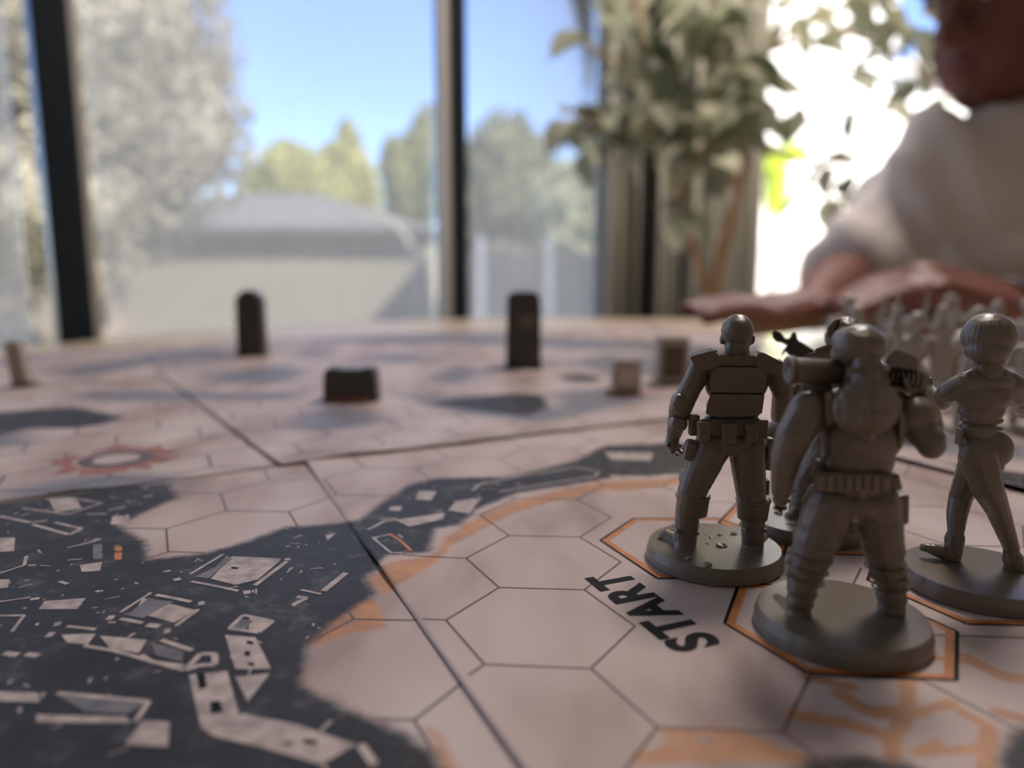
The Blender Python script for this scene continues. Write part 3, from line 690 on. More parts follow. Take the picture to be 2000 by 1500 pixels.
lines7 = [l7(.8, (930, 575), (1090, 470)), l7(1.0, (1130, 485), (1370, 495)), l7(1.2, (1400, 505), (1245, 630)), l7(1.0, (935, 615), (1165, 660)), l7(.8, (590, 770), (730, 680)), l7(1.1, (765, 685), (935, 720)), l7(1.1, (970, 755), (860, 835)), l7(1.1, (590, 800), (700, 822)), l7(1.6, (720, 830), (780, 838)),
          l7(1.0, (1120, 840), (1190, 775), (1335, 800), (1265, 855), (1120, 840)), l7(.9, (410, 925), (560, 950), (900, 1040)), l7(.9, (330, 830), (470, 850)), l7(1.1, (790, 900), (940, 945)), l7(1.2, (910, 1035), (980, 960), (1050, 960), (1050, 1010), (970, 1015), (910, 1040)), l7(1.0, (690, 970), (740, 1000), (900, 1020)),
          l7(1.1, (940, 1060), (1000, 1310), (1060, 1350), (1280, 1400), (1590, 1490)), l7(.9, (110, 240), (330, 270), (500, 215), (330, 190), (220, 200)), l7(1.2, (0, 280), (150, 310), (230, 300)), l7(1.2, (160, 320), (340, 370), (400, 340), (270, 310)), l7(.9, (330, 435), (470, 400)), l7(.8, (425, 270), (520, 268)), l7(1.2, (530, 250), (610, 235)), l7(.8, (0, 560), (120, 520), (130, 475)), l7(.7, (330, 495), (400, 490)),
          l7(1.6, (1580, 650), (1690, 560)), l7(.8, (1470, 645), (1570, 665)), l7(1.2, (1430, 720), (1500, 685), (1450, 680)), l7(.9, (660, 1290), (730, 1190), (280, 1150)), l7(1.4, (1760, 1400), (1830, 1500)), l7(.7, (0, 700), (150, 680)), l7(.7, (0, 770), (120, 770), (60, 850)), l7(1.4, (20, 955), (90, 965)), l7(1.4, (130, 960), (190, 970)), l7(1.4, (700, 185), (745, 180)), l7(1.5, (1390, 495), (1420, 492)), l7(2, (1190, 668), (1225, 662)), l7(1.8, (850, 608), (885, 600)), l7(1.6, (720, 680), (742, 678)), l7(1.8, (525, 795), (560, 793)), l7(1.8, (970, 728), (1000, 724)), l7(1.8, (805, 860), (835, 856)), l7(1.8, (265, 820), (300, 815)), l7(1.8, (230, 870), (265, 868)), l7(1.4, (460, 395), (490, 393)), l7(1.2, (150, 690), (195, 685)), l7(1, (290, 600), (330, 615)), l7(1, (470, 655), (490, 658)), l7(1, (800, 560), (835, 556)), l7(.9, (140, 520), (175, 520))]
for nm, lst in plates.items():
    for q in lst: nl_.drape(nm, [q], M['pale_ink'], .06)
for q in [c7((1050, 540), (1110, 480), (1140, 490), (1020, 600), (950, 590)), c7((640, 770), (730, 700), (790, 715), (850, 720), (700, 800), (600, 780)), c7((1135, 835), (1185, 795), (1240, 800), (1190, 850)), c7((740, 910), (900, 950), (890, 1000), (760, 970)), c7((280, 1160), (720, 1195), (620, 1250), (420, 1240)), c7((455, 420), (500, 415), (500, 490), (455, 492))]:
    nl_.drape('grey_shadow_print', [q], M['grey_ink'], .07)
for q in [c7((1205, 895), (1240, 900), (1235, 915), (1205, 910)), c7((1195, 945), (1222, 945), (1222, 970), (1195, 968)), c7((1210, 1000), (1240, 1000), (1245, 1018), (1212, 1015)), c7((1025, 1190), (1075, 1185), (1090, 1240), (1030, 1250)), c7((1480, 1370), (1550, 1380), (1550, 1400), (1490, 1398)), c7((1390, 1385), (1430, 1390), (1425, 1405), (1390, 1400)), c7((960, 1060), (1000, 1050), (1010, 1120), (975, 1130)), c7((1130, 535), (1170, 540), (1160, 548), (1130, 545))]:
    nl_.drape('hole_print', [q], M['ink'], .08)
for q in lines7: nl_.drape('girder_line', q, M['pale_ink'], .075)
for q in [c7((560, 430), (595, 428), (597, 450), (560, 452)), c7((560, 458), (597, 458), (595, 495), (560, 495))]: nl_.drape('lit_window_print', [q], M['orange'], .08)
c8 = lambda *pts: TP([(500 + x * .4333, 850 + y * .4333) for x, y in pts])
l8 = lambda wd, *pts: line_quads(c8(*pts), wd)
for q in [c8((630, 395), (850, 360), (845, 390), (690, 425)), c8((900, 310), (1020, 290), (960, 365), (865, 350)), c8((735, 260), (815, 265), (790, 305), (720, 300)), c8((1570, 85), (1790, 90), (1780, 125), (1600, 120)), c8((1590, 190), (1740, 195), (1720, 212), (1600, 208)), c8((600, 335), (660, 330), (650, 355), (600, 350)), c8((140, 445), (210, 440), (190, 460), (145, 460))]:
    nr_.drape('wreck_plate', [q], M['pale_ink'], .06)
for q in [l8(.9, (505, 440), (580, 400), (640, 395)), l8(1.0, (975, 260), (1020, 225), (1440, 155), (1530, 170)), l8(1.0, (1100, 265), (1530, 195), (1545, 175)), l8(.9, (975, 235), (1100, 225)), l8(.8, (410, 500), (520, 480), (610, 460)), l8(.8, (530, 480), (610, 555), (660, 550)), l8(.8, (410, 500), (500, 520), (520, 500)), l8(1.1, (1760, 205), (1860, 185)), l8(1.4, (470, 548), (500, 548)), l8(1.4, (320, 465), (355, 463)), l8(1.2, (240, 460), (265, 458)), l8(.7, (560, 390), (640, 388))]:
    nr_.drape('wreck_line', q, M['pale_ink'], .075)
rs_ = random.Random(3)
for sh_, (xa_, xb_, ya_, yb_), n_ in ((nl_, (-240, 40, 60, 270), 230), (nr_, (-75, 110, 130, 360), 90)):
    P_ = np.array([(rs_.uniform(xa_, xb_), rs_.uniform(ya_, yb_)) for _ in range(n_ * 6)]); P_ = P_[(sd_poly(P_, DARK[0]) < -1.5) & sh_.inside(P_, 3)][:n_]
    specks = []
    for x, y in P_:
        a = rs_.uniform(0, 3.14); l = rs_.choice((.4, .6, .9, 1.6)); w_ = rs_.uniform(.15, .38); specks.append([(x + l * cx__ * math.cos(a) - w_ * cy__ * math.sin(a), y + l * cx__ * math.sin(a) + w_ * cy__ * math.cos(a)) for cx__, cy__ in ((-1, -.6), (1, -1), (.8, 1), (-.9, .7))])
    o = sh_.drape('debris_specks', specks, M['pale_ink'], .055); o['kind'] = 'stuff'
nr_.drape('orange_girder_line', l8(.9, (600, 458), (650, 490), (700, 540)), M['orange'], .08)

# ================================================================== TERRAIN BLOCKS
def prism_block(name, px0, px1, pyb, pyt, depth, m, label, cat, chamfer=.18, extra=None, tilt=0, sizey=None):
    x, y = tab((px0 + px1) / 2, pyb); sc_ = y / FPX * 1.01
    wdt = (px1 - px0) * sc_; h = at((px0 + px1) / 2, pyt, y).z
    root = empty(name, (x * MM, (y + depth / 2) * MM, TZ + .0005)); ch = chamfer * wdt
    mb = MB(); W2 = wdt / 2; wt = W2 * .93
    prof = [(-W2, 0), (W2, 0), (wt, h - ch), (wt - ch, h), (-wt + ch, h), (-wt, h - ch)]
    mb.prism(prof, -depth / 2, depth / 2)
    bmesh.ops.bevel(mb.bm, geom=list(mb.bm.edges), offset=.5, segments=2, affect='EDGES')
    mb.build('body', m, root, scale=MM)
    root.rotation_euler = (0, tilt, 0)
    if extra: extra(root, wdt, h, depth)
    tag(root, label, cat); return root
def slab_extra(kind):
    def f(root, w_, h, d):
        MB().box((0, 0, 1.2), (w_ + 2.5, d + 3, 2.4), bevel=.4).build('plinth', M['print_dark'], root, scale=MM)
        for k in range(3):
            MB().box((0, -d / 2 - .15, h * (.3 + .2 * k)), (w_ * .62, .8, h * .05), bevel=.15).build('raised_band', M['print_dark'], root, scale=MM)
        if kind: MB().box((w_ * .1, -d / 2 - .2, h * .62), (w_ * .35, 1.2, h * .16), bevel=.3).build('hatch', M['print'], root, scale=MM)
        else: MB().cap((0, -d / 2, h * .62), (0, -d / 2 - .8, h * .62), w_ * .16, w_ * .16).build('hatch', M['print_dark'], root, scale=MM)
    return f
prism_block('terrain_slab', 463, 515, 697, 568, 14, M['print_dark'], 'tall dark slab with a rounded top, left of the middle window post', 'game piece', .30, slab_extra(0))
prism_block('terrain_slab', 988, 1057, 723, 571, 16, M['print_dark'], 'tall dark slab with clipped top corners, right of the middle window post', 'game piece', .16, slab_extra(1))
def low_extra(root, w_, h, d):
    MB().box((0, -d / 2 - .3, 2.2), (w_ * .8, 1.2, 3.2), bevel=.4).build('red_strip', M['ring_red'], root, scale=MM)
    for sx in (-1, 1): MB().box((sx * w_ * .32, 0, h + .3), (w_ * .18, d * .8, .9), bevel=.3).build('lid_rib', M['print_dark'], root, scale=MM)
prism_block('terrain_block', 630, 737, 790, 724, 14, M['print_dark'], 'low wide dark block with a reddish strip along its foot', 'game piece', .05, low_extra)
def pc_extra(root, w_, h, d):
    MB().box((0, 0, 1.1), (w_ * 1.25, d * 1.3, 2.2), bevel=.4).build('foot_plate', M['pot'], root, scale=MM)
    MB().box((0, -d / 2 - .1, h * .55), (w_ * .7, .6, h * .5), bevel=.2).build('front_panel', M['wood'], root, scale=MM)
prism_block('pale_crate', 1198, 1252, 776, 706, 17, M['print_pale'], 'small pale cube on a brown foot, left of the bald armoured figure', 'game piece', .03, pc_extra)
def pt_extra(root, w_, h, d):
    MB().box((0, 0, h + .6), (w_ * .98, d * 1.06, 1.2), bevel=.3).build('cap', M['print_pale'], root, scale=MM)
    MB().box((0, -d / 2 - .1, h * .5), (w_ * .68, .6, h * .7), bevel=.2).build('front_panel', M['crate'], root, scale=MM)
prism_block('pale_crate', 1284, 1346, 752, 664, 18, M['print_pale'], 'taller pale box just behind the bald figure shoulder', 'game piece', .03, pt_extra)
def post_extra(root, w_, h, d): MB().box((0, 0, 1), (w_ * 1.5, d * 1.4, 2), bevel=.3).build('foot_plate', M['print_dark'], root, scale=MM)
prism_block('leaning_post', 24, 54, 757, 668, 8, M['print_pale'], 'slim pale post leaning slightly at the far left of the table', 'game piece', .12, post_extra, tilt=R(-7))
# pale yellow sheet added in place of a window reflection on the table
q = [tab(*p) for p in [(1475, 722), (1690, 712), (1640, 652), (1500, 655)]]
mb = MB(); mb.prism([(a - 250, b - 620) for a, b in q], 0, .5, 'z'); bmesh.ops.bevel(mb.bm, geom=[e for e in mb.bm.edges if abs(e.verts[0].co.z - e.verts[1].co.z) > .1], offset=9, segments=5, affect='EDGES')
o = mb.build('yellow_reflection', M['yellow'], None, scale=MM); o.location = (.25, .62, TZ + .0010); tag(o, 'pale yellow glossy patch painting a window reflection behind the bald figure, under the reaching hand', 'reflection')

# ================================================================== MINIATURES
class Fig:
    """one printed figure; coordinates come from a crop of the photograph: (sx, ox, oy) and the plane at distance Y mm"""
    def __init__(s, name, label, base, r, h, crop, Y, group='sharp grey figures on round bases'):
        s.root = empty(name, (base[0] * MM, base[1] * MM, TZ + .00088)); tag(s.root, label, 'miniature', group)
        s.o = (base[0], base[1], .88); s.crop = crop; s.Y = Y; s.k = crop[0] * Y * 1.008 / FPX; s.h = h; s.r = r
    def p(s, x, y, dy=0):
        k, ox, oy = s.crop; return at(ox + k * x, oy + k * y, s.Y + dy)
    def rr(s, r): return r * s.k
    def cap(s, mb, a, b, ra, rb): mb.cap(s.p(*a), s.p(*b), ra * s.k, rb * s.k)
    def ch(s, mb, pts, rad):
        for i in range(len(pts) - 1): s.cap(mb, pts[i], pts[i + 1], rad[i], rad[i + 1])
    def el(s, mb, c, rad, rot=None):
        rad = rad if hasattr(rad, '__len__') else (rad,) * 3
        mb.ell(s.p(*c), tuple(x * s.k for x in rad), rot)
    def bx(s, name, c, size, rot=None, bev=6, m='print', parent=None, taper=1):
        return MB().box(s.p(*c), tuple(x * s.k for x in size), rot, bev * s.k, taper).build(name, M[m], parent or s.root, s.o, MM, False)
    def fuse(s, mb, name, m='print', vox=.22, smooth=3, disp=None, parent=None):
        return mb.fuse(name, M[m], parent or s.root, vox, smooth, s.o, MM, disp)
    def base(s, rocks=0, seed=1, m='print_base'):
        r, h = s.r, s.h
        MB().lathe((0, 0, 0), [(r * .985, 0), (r, .25), (r, h * .5), (r * .965, h - .25), (r * .955, h), (r * .6, h), (.5, h)], 96).build('base', M[m], s.root, (0, 0, 0), MM, False).data.polygons.foreach_set('use_smooth', [False] * (96 * 6 + 2))
        r_ = random.Random(seed)
        for k in range(rocks):
            a = r_.random() * 6.28; q = r * .88 * r_.random() ** .5; sz = .35 + .95 * r_.random() ** 2
            mb = MB(); mb.ell((q * math.cos(a), q * math.sin(a), h), (sz * 1.2, sz, sz * .8), Euler((0, 0, a)), sub=2)
            for v in mb.bm.verts: v.co += Vector((r_.uniform(-1, 1), r_.uniform(-1, 1), r_.uniform(-1, 1))) * sz * .13
            mb.build('rock', M[m], s.root, (0, 0, 0), MM, False)
def wrinkle(amp, fr, stretch=(1, 1, 1.6)):
    def f(co, nm):
        d = np.array([mnoise.noise(Vector((c[0] * fr * stretch[0], c[1] * fr * stretch[1], c[2] * fr * stretch[2]))) for c in co])
        return co + nm * (d * amp)[:, None]
    return f
def hand(F, mb, wrist, palm, tips, r=13):
    F.cap(mb, wrist, palm, r * 1.5, r * 1.7)
    for t in tips:
        mid = tuple((palm[i] + t[i]) / 2 + (4 if i == 2 else 0) for i in range(3)); F.cap(mb, palm, mid, r * .75, r * .7); F.cap(mb, mid, t, r * .7, r * .55)

# ---- bald armoured man
F = Fig('bald_armoured_figure', 'bald armoured soldier figure seen from behind, on a rocky round base', (51, 175.5), 16.8, 4.0, (.4, 1240, 590), 175)
F.base(16, 4)
mb = MB()
F.el(mb, (500, 138, 0), (76, 84, 80)); F.el(mb, (500, 190, 1.6), (66, 70, 62)); F.cap(mb, (497, 210, 0), (497, 280, 0), 58, 66)
F.el(mb, (426, 182, 1), (12, 18, 26)); F.el(mb, (574, 182, 1), (12, 18, 26)); F.el(mb, (500, 185, 4.8), (14, 18, 22))
F.el(mb, (500, 330, 0), (190, 80, 62)); F.el(mb, (495, 400, 0), (155, 92, 110)); F.el(mb, (485, 510, 0), (138, 84, 90)); F.el(mb, (470, 600, 0), (150, 84, 80)); F.el(mb, (465, 680, 0), (165, 92, 72))
F.ch(mb, [(325, 320, 0), (262, 440, -1), (222, 520, 0), (192, 640, 3)], [58, 52, 56, 38])
F.ch(mb, [(680, 330, 0), (722, 440, 0), (708, 555, 6)], [58, 50, 46]); F.ch(mb, [(708, 555, 6), (775, 520, 14)], [44, 32])
F.ch(mb, [(372, 715, 0), (280, 920, -1), (258, 1020, 0), (245, 1190, 0)], [92, 72, 62, 56]); F.ch(mb, [(545, 715, 0), (565, 920, -1), (575, 1020, 0), (575, 1200, 0)], [92, 74, 62, 54])
F.ch(mb, [(245, 1195, 0), (150, 1140, 5)], [48, 36]); F.ch(mb, [(575, 1205, 0), (625, 1165, 6)], [46, 38]); F.el(mb, (245, 1200, -1), (60, 60, 40)); F.el(mb, (575, 1215, -1), (58, 60, 40))
hand(F, mb, (190, 640, 3), (180, 692, 3), [(205, 745, 4), (236, 742, 6), (182, 735, 2), (222, 700, 6), (160, 700, 1)], 21)
hand(F, mb, (768, 505, 12), (775, 455, 14), [(800, 410, 16), (790, 405, 12), (765, 420, 12), (760, 465, 10)], 19)
F.fuse(mb, 'body', disp=wrinkle(.10, .55))
# armour
def plate(F, name, pts, dy0, dy1, m='print', bev=.25, parent=None, vox=None):
    P0 = [F.p(x, y, dy0) for x, y in pts]; P1 = [F.p(x, y, dy1) for x, y in pts]
    mb = MB(); A = [mb.bm.verts.new(v) for v in P0]; B = [mb.bm.verts.new(v) for v in P1]; n = len(A)
    for i in range(n): mb.bm.faces.new((A[i], A[(i + 1) % n], B[(i + 1) % n], B[i]))
    mb.bm.faces.new(A[::-1]); mb.bm.faces.new(B); bmesh.ops.recalc_face_normals(mb.bm, faces=mb.bm.faces)
    bmesh.ops.bevel(mb.bm, geom=list(mb.bm.edges), offset=bev, segments=2, affect='EDGES')
    return mb.build(name, M[m], parent or F.root, F.o, MM, False)
plate(F, 'upper_back_plate', [(392, 316), (622, 320), (642, 372), (638, 444), (370, 441), (364, 372)], -5.5, -1, bev=.16)
plate(F, 'lower_back_plate', [(368, 448), (634, 451), (620, 545), (560, 560), (400, 560), (344, 545)], -5.3, -1, bev=.16)
plate(F, 'collar', [(412, 258), (588, 262), (604, 316), (400, 312)], -4.6, 4, bev=.2)
plate(F, 'shoulder_pad', [(268, 268), (300, 258), (385, 236), (412, 262), (414, 322), (305, 340)], -5.2, 5); plate(F, 'shoulder_pad', [(592, 262), (612, 246), (700, 290), (722, 306), (694, 358), (586, 322)], -5.2, 5)
for k in range(14):
    t = k / 13; F.bx('pad_tooth', (272 + 112 * t, 262 - 28 * t, -1), (7, 110, 12), bev=2); F.bx('pad_tooth', (612 + 106 * t, 248 + 54 * t, -1), (7, 110, 12), bev=2)
plate(F, 'belt', [(318, 572), (630, 576), (636, 650), (310, 648)], -5.4, 5.4)
for (x, y, w_, h_, dy) in [(335, 632, 58, 100, -5.2), (458, 640, 68, 92, -6.0), (568, 638, 60, 88, -5.6), (622, 620, 46, 96, -3.5), (288, 600, 48, 104, -1)]:
    pch = F.bx('pouch', (x, y, dy), (w_, 44, h_), bev=9); F.bx('flap', (x, y - h_ * .32, dy - 2.0 * .5), (w_ * 1.06, 40, h_ * .34), bev=6, parent=pch)
F.bx('holster', (272, 722, -1), (70, 60, 110), Euler((0, .2, 0)), 22); F.bx('holster', (655, 740, 0), (44, 70, 160), Euler((0, .05, 0)), 12)
for (x, y, sx) in [(282, 990, -1), (576, 1010, 1)]:
    mb2 = MB(); c = F.p(x, y, 0); k = F.k
    mb2.lathe((c.x, c.y, c.z), [(66 * k, -50 * k), (73 * k, -48 * k), (80 * k, 20 * k), (82 * k, 40 * k), (86 * k, 42 * k), (86 * k, 54 * k), (72 * k, 55 * k)], 24); mb2.build('greave', M['print'], F.root, F.o, MM, True)
F.bx('knee_guard', (238, 850, 2), (34, 60, 70), Euler((0, .2, 0)), 12); F.bx('knee_guard', (640, 900, 2), (22, 60, 80), None, 8)
F.bx('elbow_guard', (222, 486, -1.5), (88, 90, 80), Euler((0, .35, 0)), 26)
F.bx('forearm_guard', (212, 590, -1), (84, 80, 62), Euler((0, .25, 0)), 22); F.bx('boot_cuff', (576, 1100, 0), (112, 110, 16), None, 6); F.bx('boot_cuff', (246, 1110, 0), (118, 112, 16), Euler((0, .1, 0)), 6)

# ---- broad man with a launcher
F2 = Fig('launcher_carrier_figure', 'broad muscular figure seen from behind carrying a launcher tube, nearest to the lens', (66.5, 138.5), 16.7, 4.0, (.4933, 1440, 600), 138)
F = F2; F.base(0)
mb = MB()
F.el(mb, (478, 165, 0), (92, 88, 78)); F.el(mb, (425, 190, 2.5), (52, 60, 50)); F.cap(mb, (490, 210, 1), (500, 300, 0), 70, 95)
F.el(mb, (500, 400, 3), (215, 110, 95)); F.el(mb, (495, 470, 1), (178, 112, 130)); F.el(mb, (475, 580, 0), (150, 92, 110)); F.el(mb, (460, 690, 0), (148, 92, 80)); F.el(mb, (455, 770, 0), (155, 105, 80))
F.el(mb, (285, 405, 0), (82, 75, 72)); F.el(mb, (700, 430, 0), (88, 80, 82))
F.ch(mb, [(275, 420, 0), (225, 510, -1), (195, 590, 0), (175, 720, 4)], [78, 72, 62, 44])
F.ch(mb, [(700, 440, 0), (765, 545, -3)], [74, 50]); F.ch(mb, [(768, 548, -3), (752, 420, 2), (716, 325, 5)], [54, 50, 34]); F.el(mb, (770, 520, -3), (52, 48, 52))
F.ch(mb, [(370, 775, 0), (300, 950, 0), (262, 1080, 0), (240, 1220, 0)], [104, 84, 66, 46]); F.ch(mb, [(545, 780, 0), (585, 980, 0), (612, 1100, 0), (612, 1265, 0)], [100, 78, 62, 48])
F.ch(mb, [(242, 1215, 0), (160, 1165, 7)], [44, 34]); F.ch(mb, [(612, 1265, 0), (690, 1215, 6)], [46, 34]); F.el(mb, (238, 1225, -1), (46, 50, 26)); F.el(mb, (612, 1275, -1), (52, 50, 28))
hand(F, mb, (172, 725, 4), (172, 758, 5), [(150, 795, 7), (170, 805, 7), (190, 795, 7), (232, 722, 9), (205, 770, 10)], 19)
hand(F, mb, (716, 330, 5), (700, 300, 3), [(660, 285, -1), (665, 300, -1), (672, 320, -1), (730, 272, 3), (690, 262, 2)], 17)
def legw(co, nm):
    lo_ = np.clip((32 - co[:, 2]) / 6, 0, 1); d = np.array([mnoise.noise(Vector((c[0] * .18, c[1] * .18, c[2] * .75))) for c in co]); return wrinkle(.08, .5)(co, nm) + nm * (d * .34 * lo_)[:, None]
F.fuse(mb, 'body', disp=legw)
for k, (x, y, dx, wd_) in enumerate([(290, 985, 12, 170), (278, 1030, 12, 160), (268, 1075, 10, 146), (590, 1020, -6, 160), (600, 1060, -5, 148), (606, 1105, -4, 136)]):
    mb2 = MB(); c = F.p(x, y, 0); rr_ = wd_ * .5 * F.k; pts = [Vector((c.x + rr_ * math.cos(R(a)), c.y + rr_ * .98 * math.sin(R(a)), c.z + math.cos(R(a)) * -dx * F.k * 1.4)) for a in range(0, 361, 24)]
    for i in range(len(pts) - 1): mb2.cap(pts[i], pts[i + 1], .24, .24, n=6)
    mb2.build('trouser_fold', M['print'], F.root, F.o, MM, True)
# hair gathered into a large tail
mb = MB(); F.cap(mb, (508, 215, -3), (508, 300, -4.2), 50, 62); F.cap(mb, (508, 300, -4.2), (508, 370, -5), 62, 92); F.el(mb, (508, 400, -5.4), (132, 72, 112)); F.cap(mb, (508, 430, -5.4), (508, 495, -5), 92, 44)
def strands(co, nm): return co + nm * (np.sin(co[:, 0] * 5.2 + co[:, 2] * .25) * .07)[:, None]
F.fuse(mb, 'hair_tail', vox=.2, disp=strands)
mb = MB(); F.el(mb, (486, 150, -.5), (98, 94, 82)); F.el(mb, (430, 130, 1), (50, 60, 50)); hp = F.fuse(mb, 'head_scarf', vox=.22, disp=wrinkle(.12, .9))
plate(F, 'scarf_band', [(440, 236), (606, 240), (608, 256), (440, 252)], -6.0, 4)
# vest and straps
plate(F, 'vest_strap', [(345, 335), (385, 330), (392, 420), (366, 480), (348, 430)], -5.0, 1); plate(F, 'vest_strap', [(640, 400), (668, 430), (660, 520), (636, 560), (640, 460)], -5.0, 1)
mb = MB(); F.el(mb, (492, 520, -.6), (160, 108, 120)); F.el(mb, (470, 610, -.6), (150, 96, 90)); F.fuse(mb, 'vest', disp=wrinkle(.12, .5))
plate(F, 'belt', [(308, 652), (612, 660), (612, 736), (302, 728)], -6.2, 5.5)
for k in range(8): F.bx('belt_cell', (330 + k * 36, 693 + k * .8, -6.1), (28, 22, 62), None, 5)
F.bx('buckle', (492, 735, -6), (30, 26, 40), None, 5); F.bx('holster', (640, 792, 0), (52, 80, 128), Euler((0, -.06, 0)), 14); F.bx('pouch', (618, 690, -2), (40, 60, 70), Euler((0, -.3, 0)), 12); F.bx('pouch', (318, 640, -1), (34, 60, 80), Euler((0, .2, 0)), 12)
# launcher
ln = empty('launcher'); ln.parent = F.root; ln.location = tuple((Vector(F.p(460, 262, 3)) - Vector(F.o)) * MM)
lo = F.p(460, 262, 3)
def tube(name, a, b, ra, rb, inner=None, parent=ln, m='print'):
    A = F.p(*a); B = F.p(*b); d = (B - A); q = d.to_track_quat('Z', 'Y').to_matrix(); L = d.length; k = F.k
    pr = [(.01, L * .25 if inner else 0), ((inner or ra) * k, L * .25 if inner else 0), ((inner or ra) * k, 0), (ra * k, 0), (ra * k, L * .02), (rb * k, L), (.01, L)]
    mb = MB(); mb.lathe((0, 0, 0), pr[:], 32)
    for v in mb.bm.verts: v.co = A + q @ v.co
    return mb.build(name, M[m], parent, lo, MM, True)
tube('launch_tube', (208, 250, 1), (452, 262, 2), 52, 50, 30); tube('rear_tube', (440, 262, 2), (740, 290, 4), 34, 36)
for k in range(7): tube('tube_rib', (590 + k * 20, 274 + k * 2, 3), (600 + k * 20, 275 + k * 2, 3), 43, 43)
tube('muzzle_ring', (200, 250, 1), (222, 251, 1), 58, 58, 32); tube('tube_collar', (440, 262, 2), (462, 263, 2), 54, 46)
s_ = plate(F, 'sight', [(585, 225), (600, 190), (622, 168), (660, 178), (712, 198), (718, 215), (712, 248), (640, 240)], -1, 6, parent=ln); s_.location = tuple((Vector(F.o) - Vector(lo)) * MM)
s_ = plate(F, 'grip', [(290, 300), (380, 305), (372, 335), (345, 340), (340, 372), (315, 372), (312, 332), (292, 328)], 1, 5, parent=ln); s_.location = tuple((Vector(F.o) - Vector(lo)) * MM)
s_ = plate(F, 'under_rail', [(560, 305), (720, 320), (716, 342), (570, 335)], 0, 5, parent=ln); s_.location = tuple((Vector(F.o) - Vector(lo)) * MM)

# ---- walking woman
F = Fig('walking_woman_figure', 'slim figure with bobbed hair striding away on a smooth round base', (108, 159.5), 16.6, 4.0, (.44, 1700, 580), 160)
F.base(0)
mb = MB()
F.el(mb, (525, 200, 2), (88, 88, 96)); F.cap(mb, (520, 270, 0), (520, 335, 0), 58, 64); F.cap(mb, (520, 330, 0), (430, 372, 0), 40, 40); F.cap(mb, (520, 330, 0), (625, 376, 0), 40, 40)
F.el(mb, (520, 372, 0), (128, 58, 46)); F.el(mb, (510, 430, 0), (108, 62, 90)); F.el(mb, (495, 510, 0), (92, 58, 70)); F.el(mb, (478, 590, 0), (82, 58, 60)); F.el(mb, (482, 660, 0), (86, 66, 80)); F.el(mb, (548, 675, -.5), (82, 70, 86)); F.el(mb, (520, 740, -1), (70, 60, 70)); F.el(mb, (480, 700, -2), (84, 60, 78))
F.ch(mb, [(418, 378, 0), (345, 425, 2), (308, 455, 6)], [42, 38, 36]); F.ch(mb, [(308, 450, 6), (268, 405, 12)], [26, 20]); F.ch(mb, [(635, 385, 0), (662, 460, 4), (690, 500, 8)], [42, 36, 32]); F.ch(mb, [(690, 500, 8), (740, 470, 14)], [24, 18])
F.ch(mb, [(478, 720, -1), (520, 850, -2), (566, 950, -1), (625, 1110, 0), (630, 1200, 0)], [82, 66, 50, 34, 36]); F.ch(mb, [(455, 760, 3), (402, 885, 7), (385, 960, 6), (378, 1060, 5), (372, 1110, 5)], [66, 52, 46, 34, 36])
hand(F, mb, (268, 405, 12), (258, 380, 13), [(262, 355, 13), (250, 358, 13), (240, 368, 13), (272, 362, 12)], 11); hand(F, mb, (740, 470, 14), (760, 455, 15), [(790, 445, 16), (788, 458, 16), (780, 470, 15), (760, 430, 15)], 11)
F.fuse(mb, 'body', disp=wrinkle(.05, .5))
for nm, pts, rad, cuff in [('boot', [(640, 1220, 0), (640, 1262, 1), (560, 1262, 4), (535, 1268, 5)], [40, 40, 32, 22], (632, 1160, 0)), ('boot', [(372, 1110, 5), (368, 1150, 5), (280, 1120, 6), (236, 1112, 7)], [38, 36, 30, 20], (375, 1070, 5))]:
    mb = MB(); F.ch(mb, pts, rad); F.cap(mb, cuff, (pts[0][0], pts[0][1] - 20, pts[0][2]), 44, 42); b_ = F.fuse(mb, nm, vox=.2, disp=wrinkle(.14, 1.1))
mb = MB(); F.el(mb, (525, 176, 0), (110, 104, 106)); F.el(mb, (520, 235, -1), (92, 88, 70)); 
def bob(co, nm): 
    a = np.arctan2(co[:, 1] - 160, co[:, 0] - F.p(525, 176, 0).x); return co + nm * (np.sin(a * 34) * .03)[:, None]
F.fuse(mb, 'hair', vox=.22, disp=bob)
mb = MB(); F.ch(mb, [(590, 285, -1), (572, 315, -2), (600, 345, -2), (625, 355, -1)], [12, 10, 10, 8]); F.fuse(mb, 'scarf_end', vox=.15)
F.el(mb := MB(), (432, 240, 4), (12, 12, 20)); F.fuse(mb, 'ear', vox=.15, smooth=2); F.el(mb := MB(), (608, 240, 4), (12, 12, 20)); F.fuse(mb, 'ear', vox=.15, smooth=2)
mb = MB(); F.el(mb, (520, 376, 0), (138, 68, 52)); F.el(mb, (508, 440, -.2), (120, 72, 94)); F.el(mb, (492, 505, -.2), (100, 66, 62)); F.ch(mb, [(425, 380, 0), (350, 420, 2), (316, 460, 6)], [50, 46, 46]); F.ch(mb, [(632, 388, 0), (662, 462, 4), (682, 500, 7)], [50, 46, 42]); F.cap(mb, (520, 335, 0), (436, 374, 0), 44, 46); F.cap(mb, (520, 335, 0), (622, 378, 0), 44, 46); F.el(mb, (492, 545, -.2), (93, 60, 24))
F.fuse(mb, 'cropped_jacket', disp=wrinkle(.22, .55, (1, 1, 1.2)))
F.bx('hip_tag', (395, 620, -1), (14, 40, 74), None, 4); F.bx('waist_band', (486, 578, -.1), (150, 96, 14), None, 6)

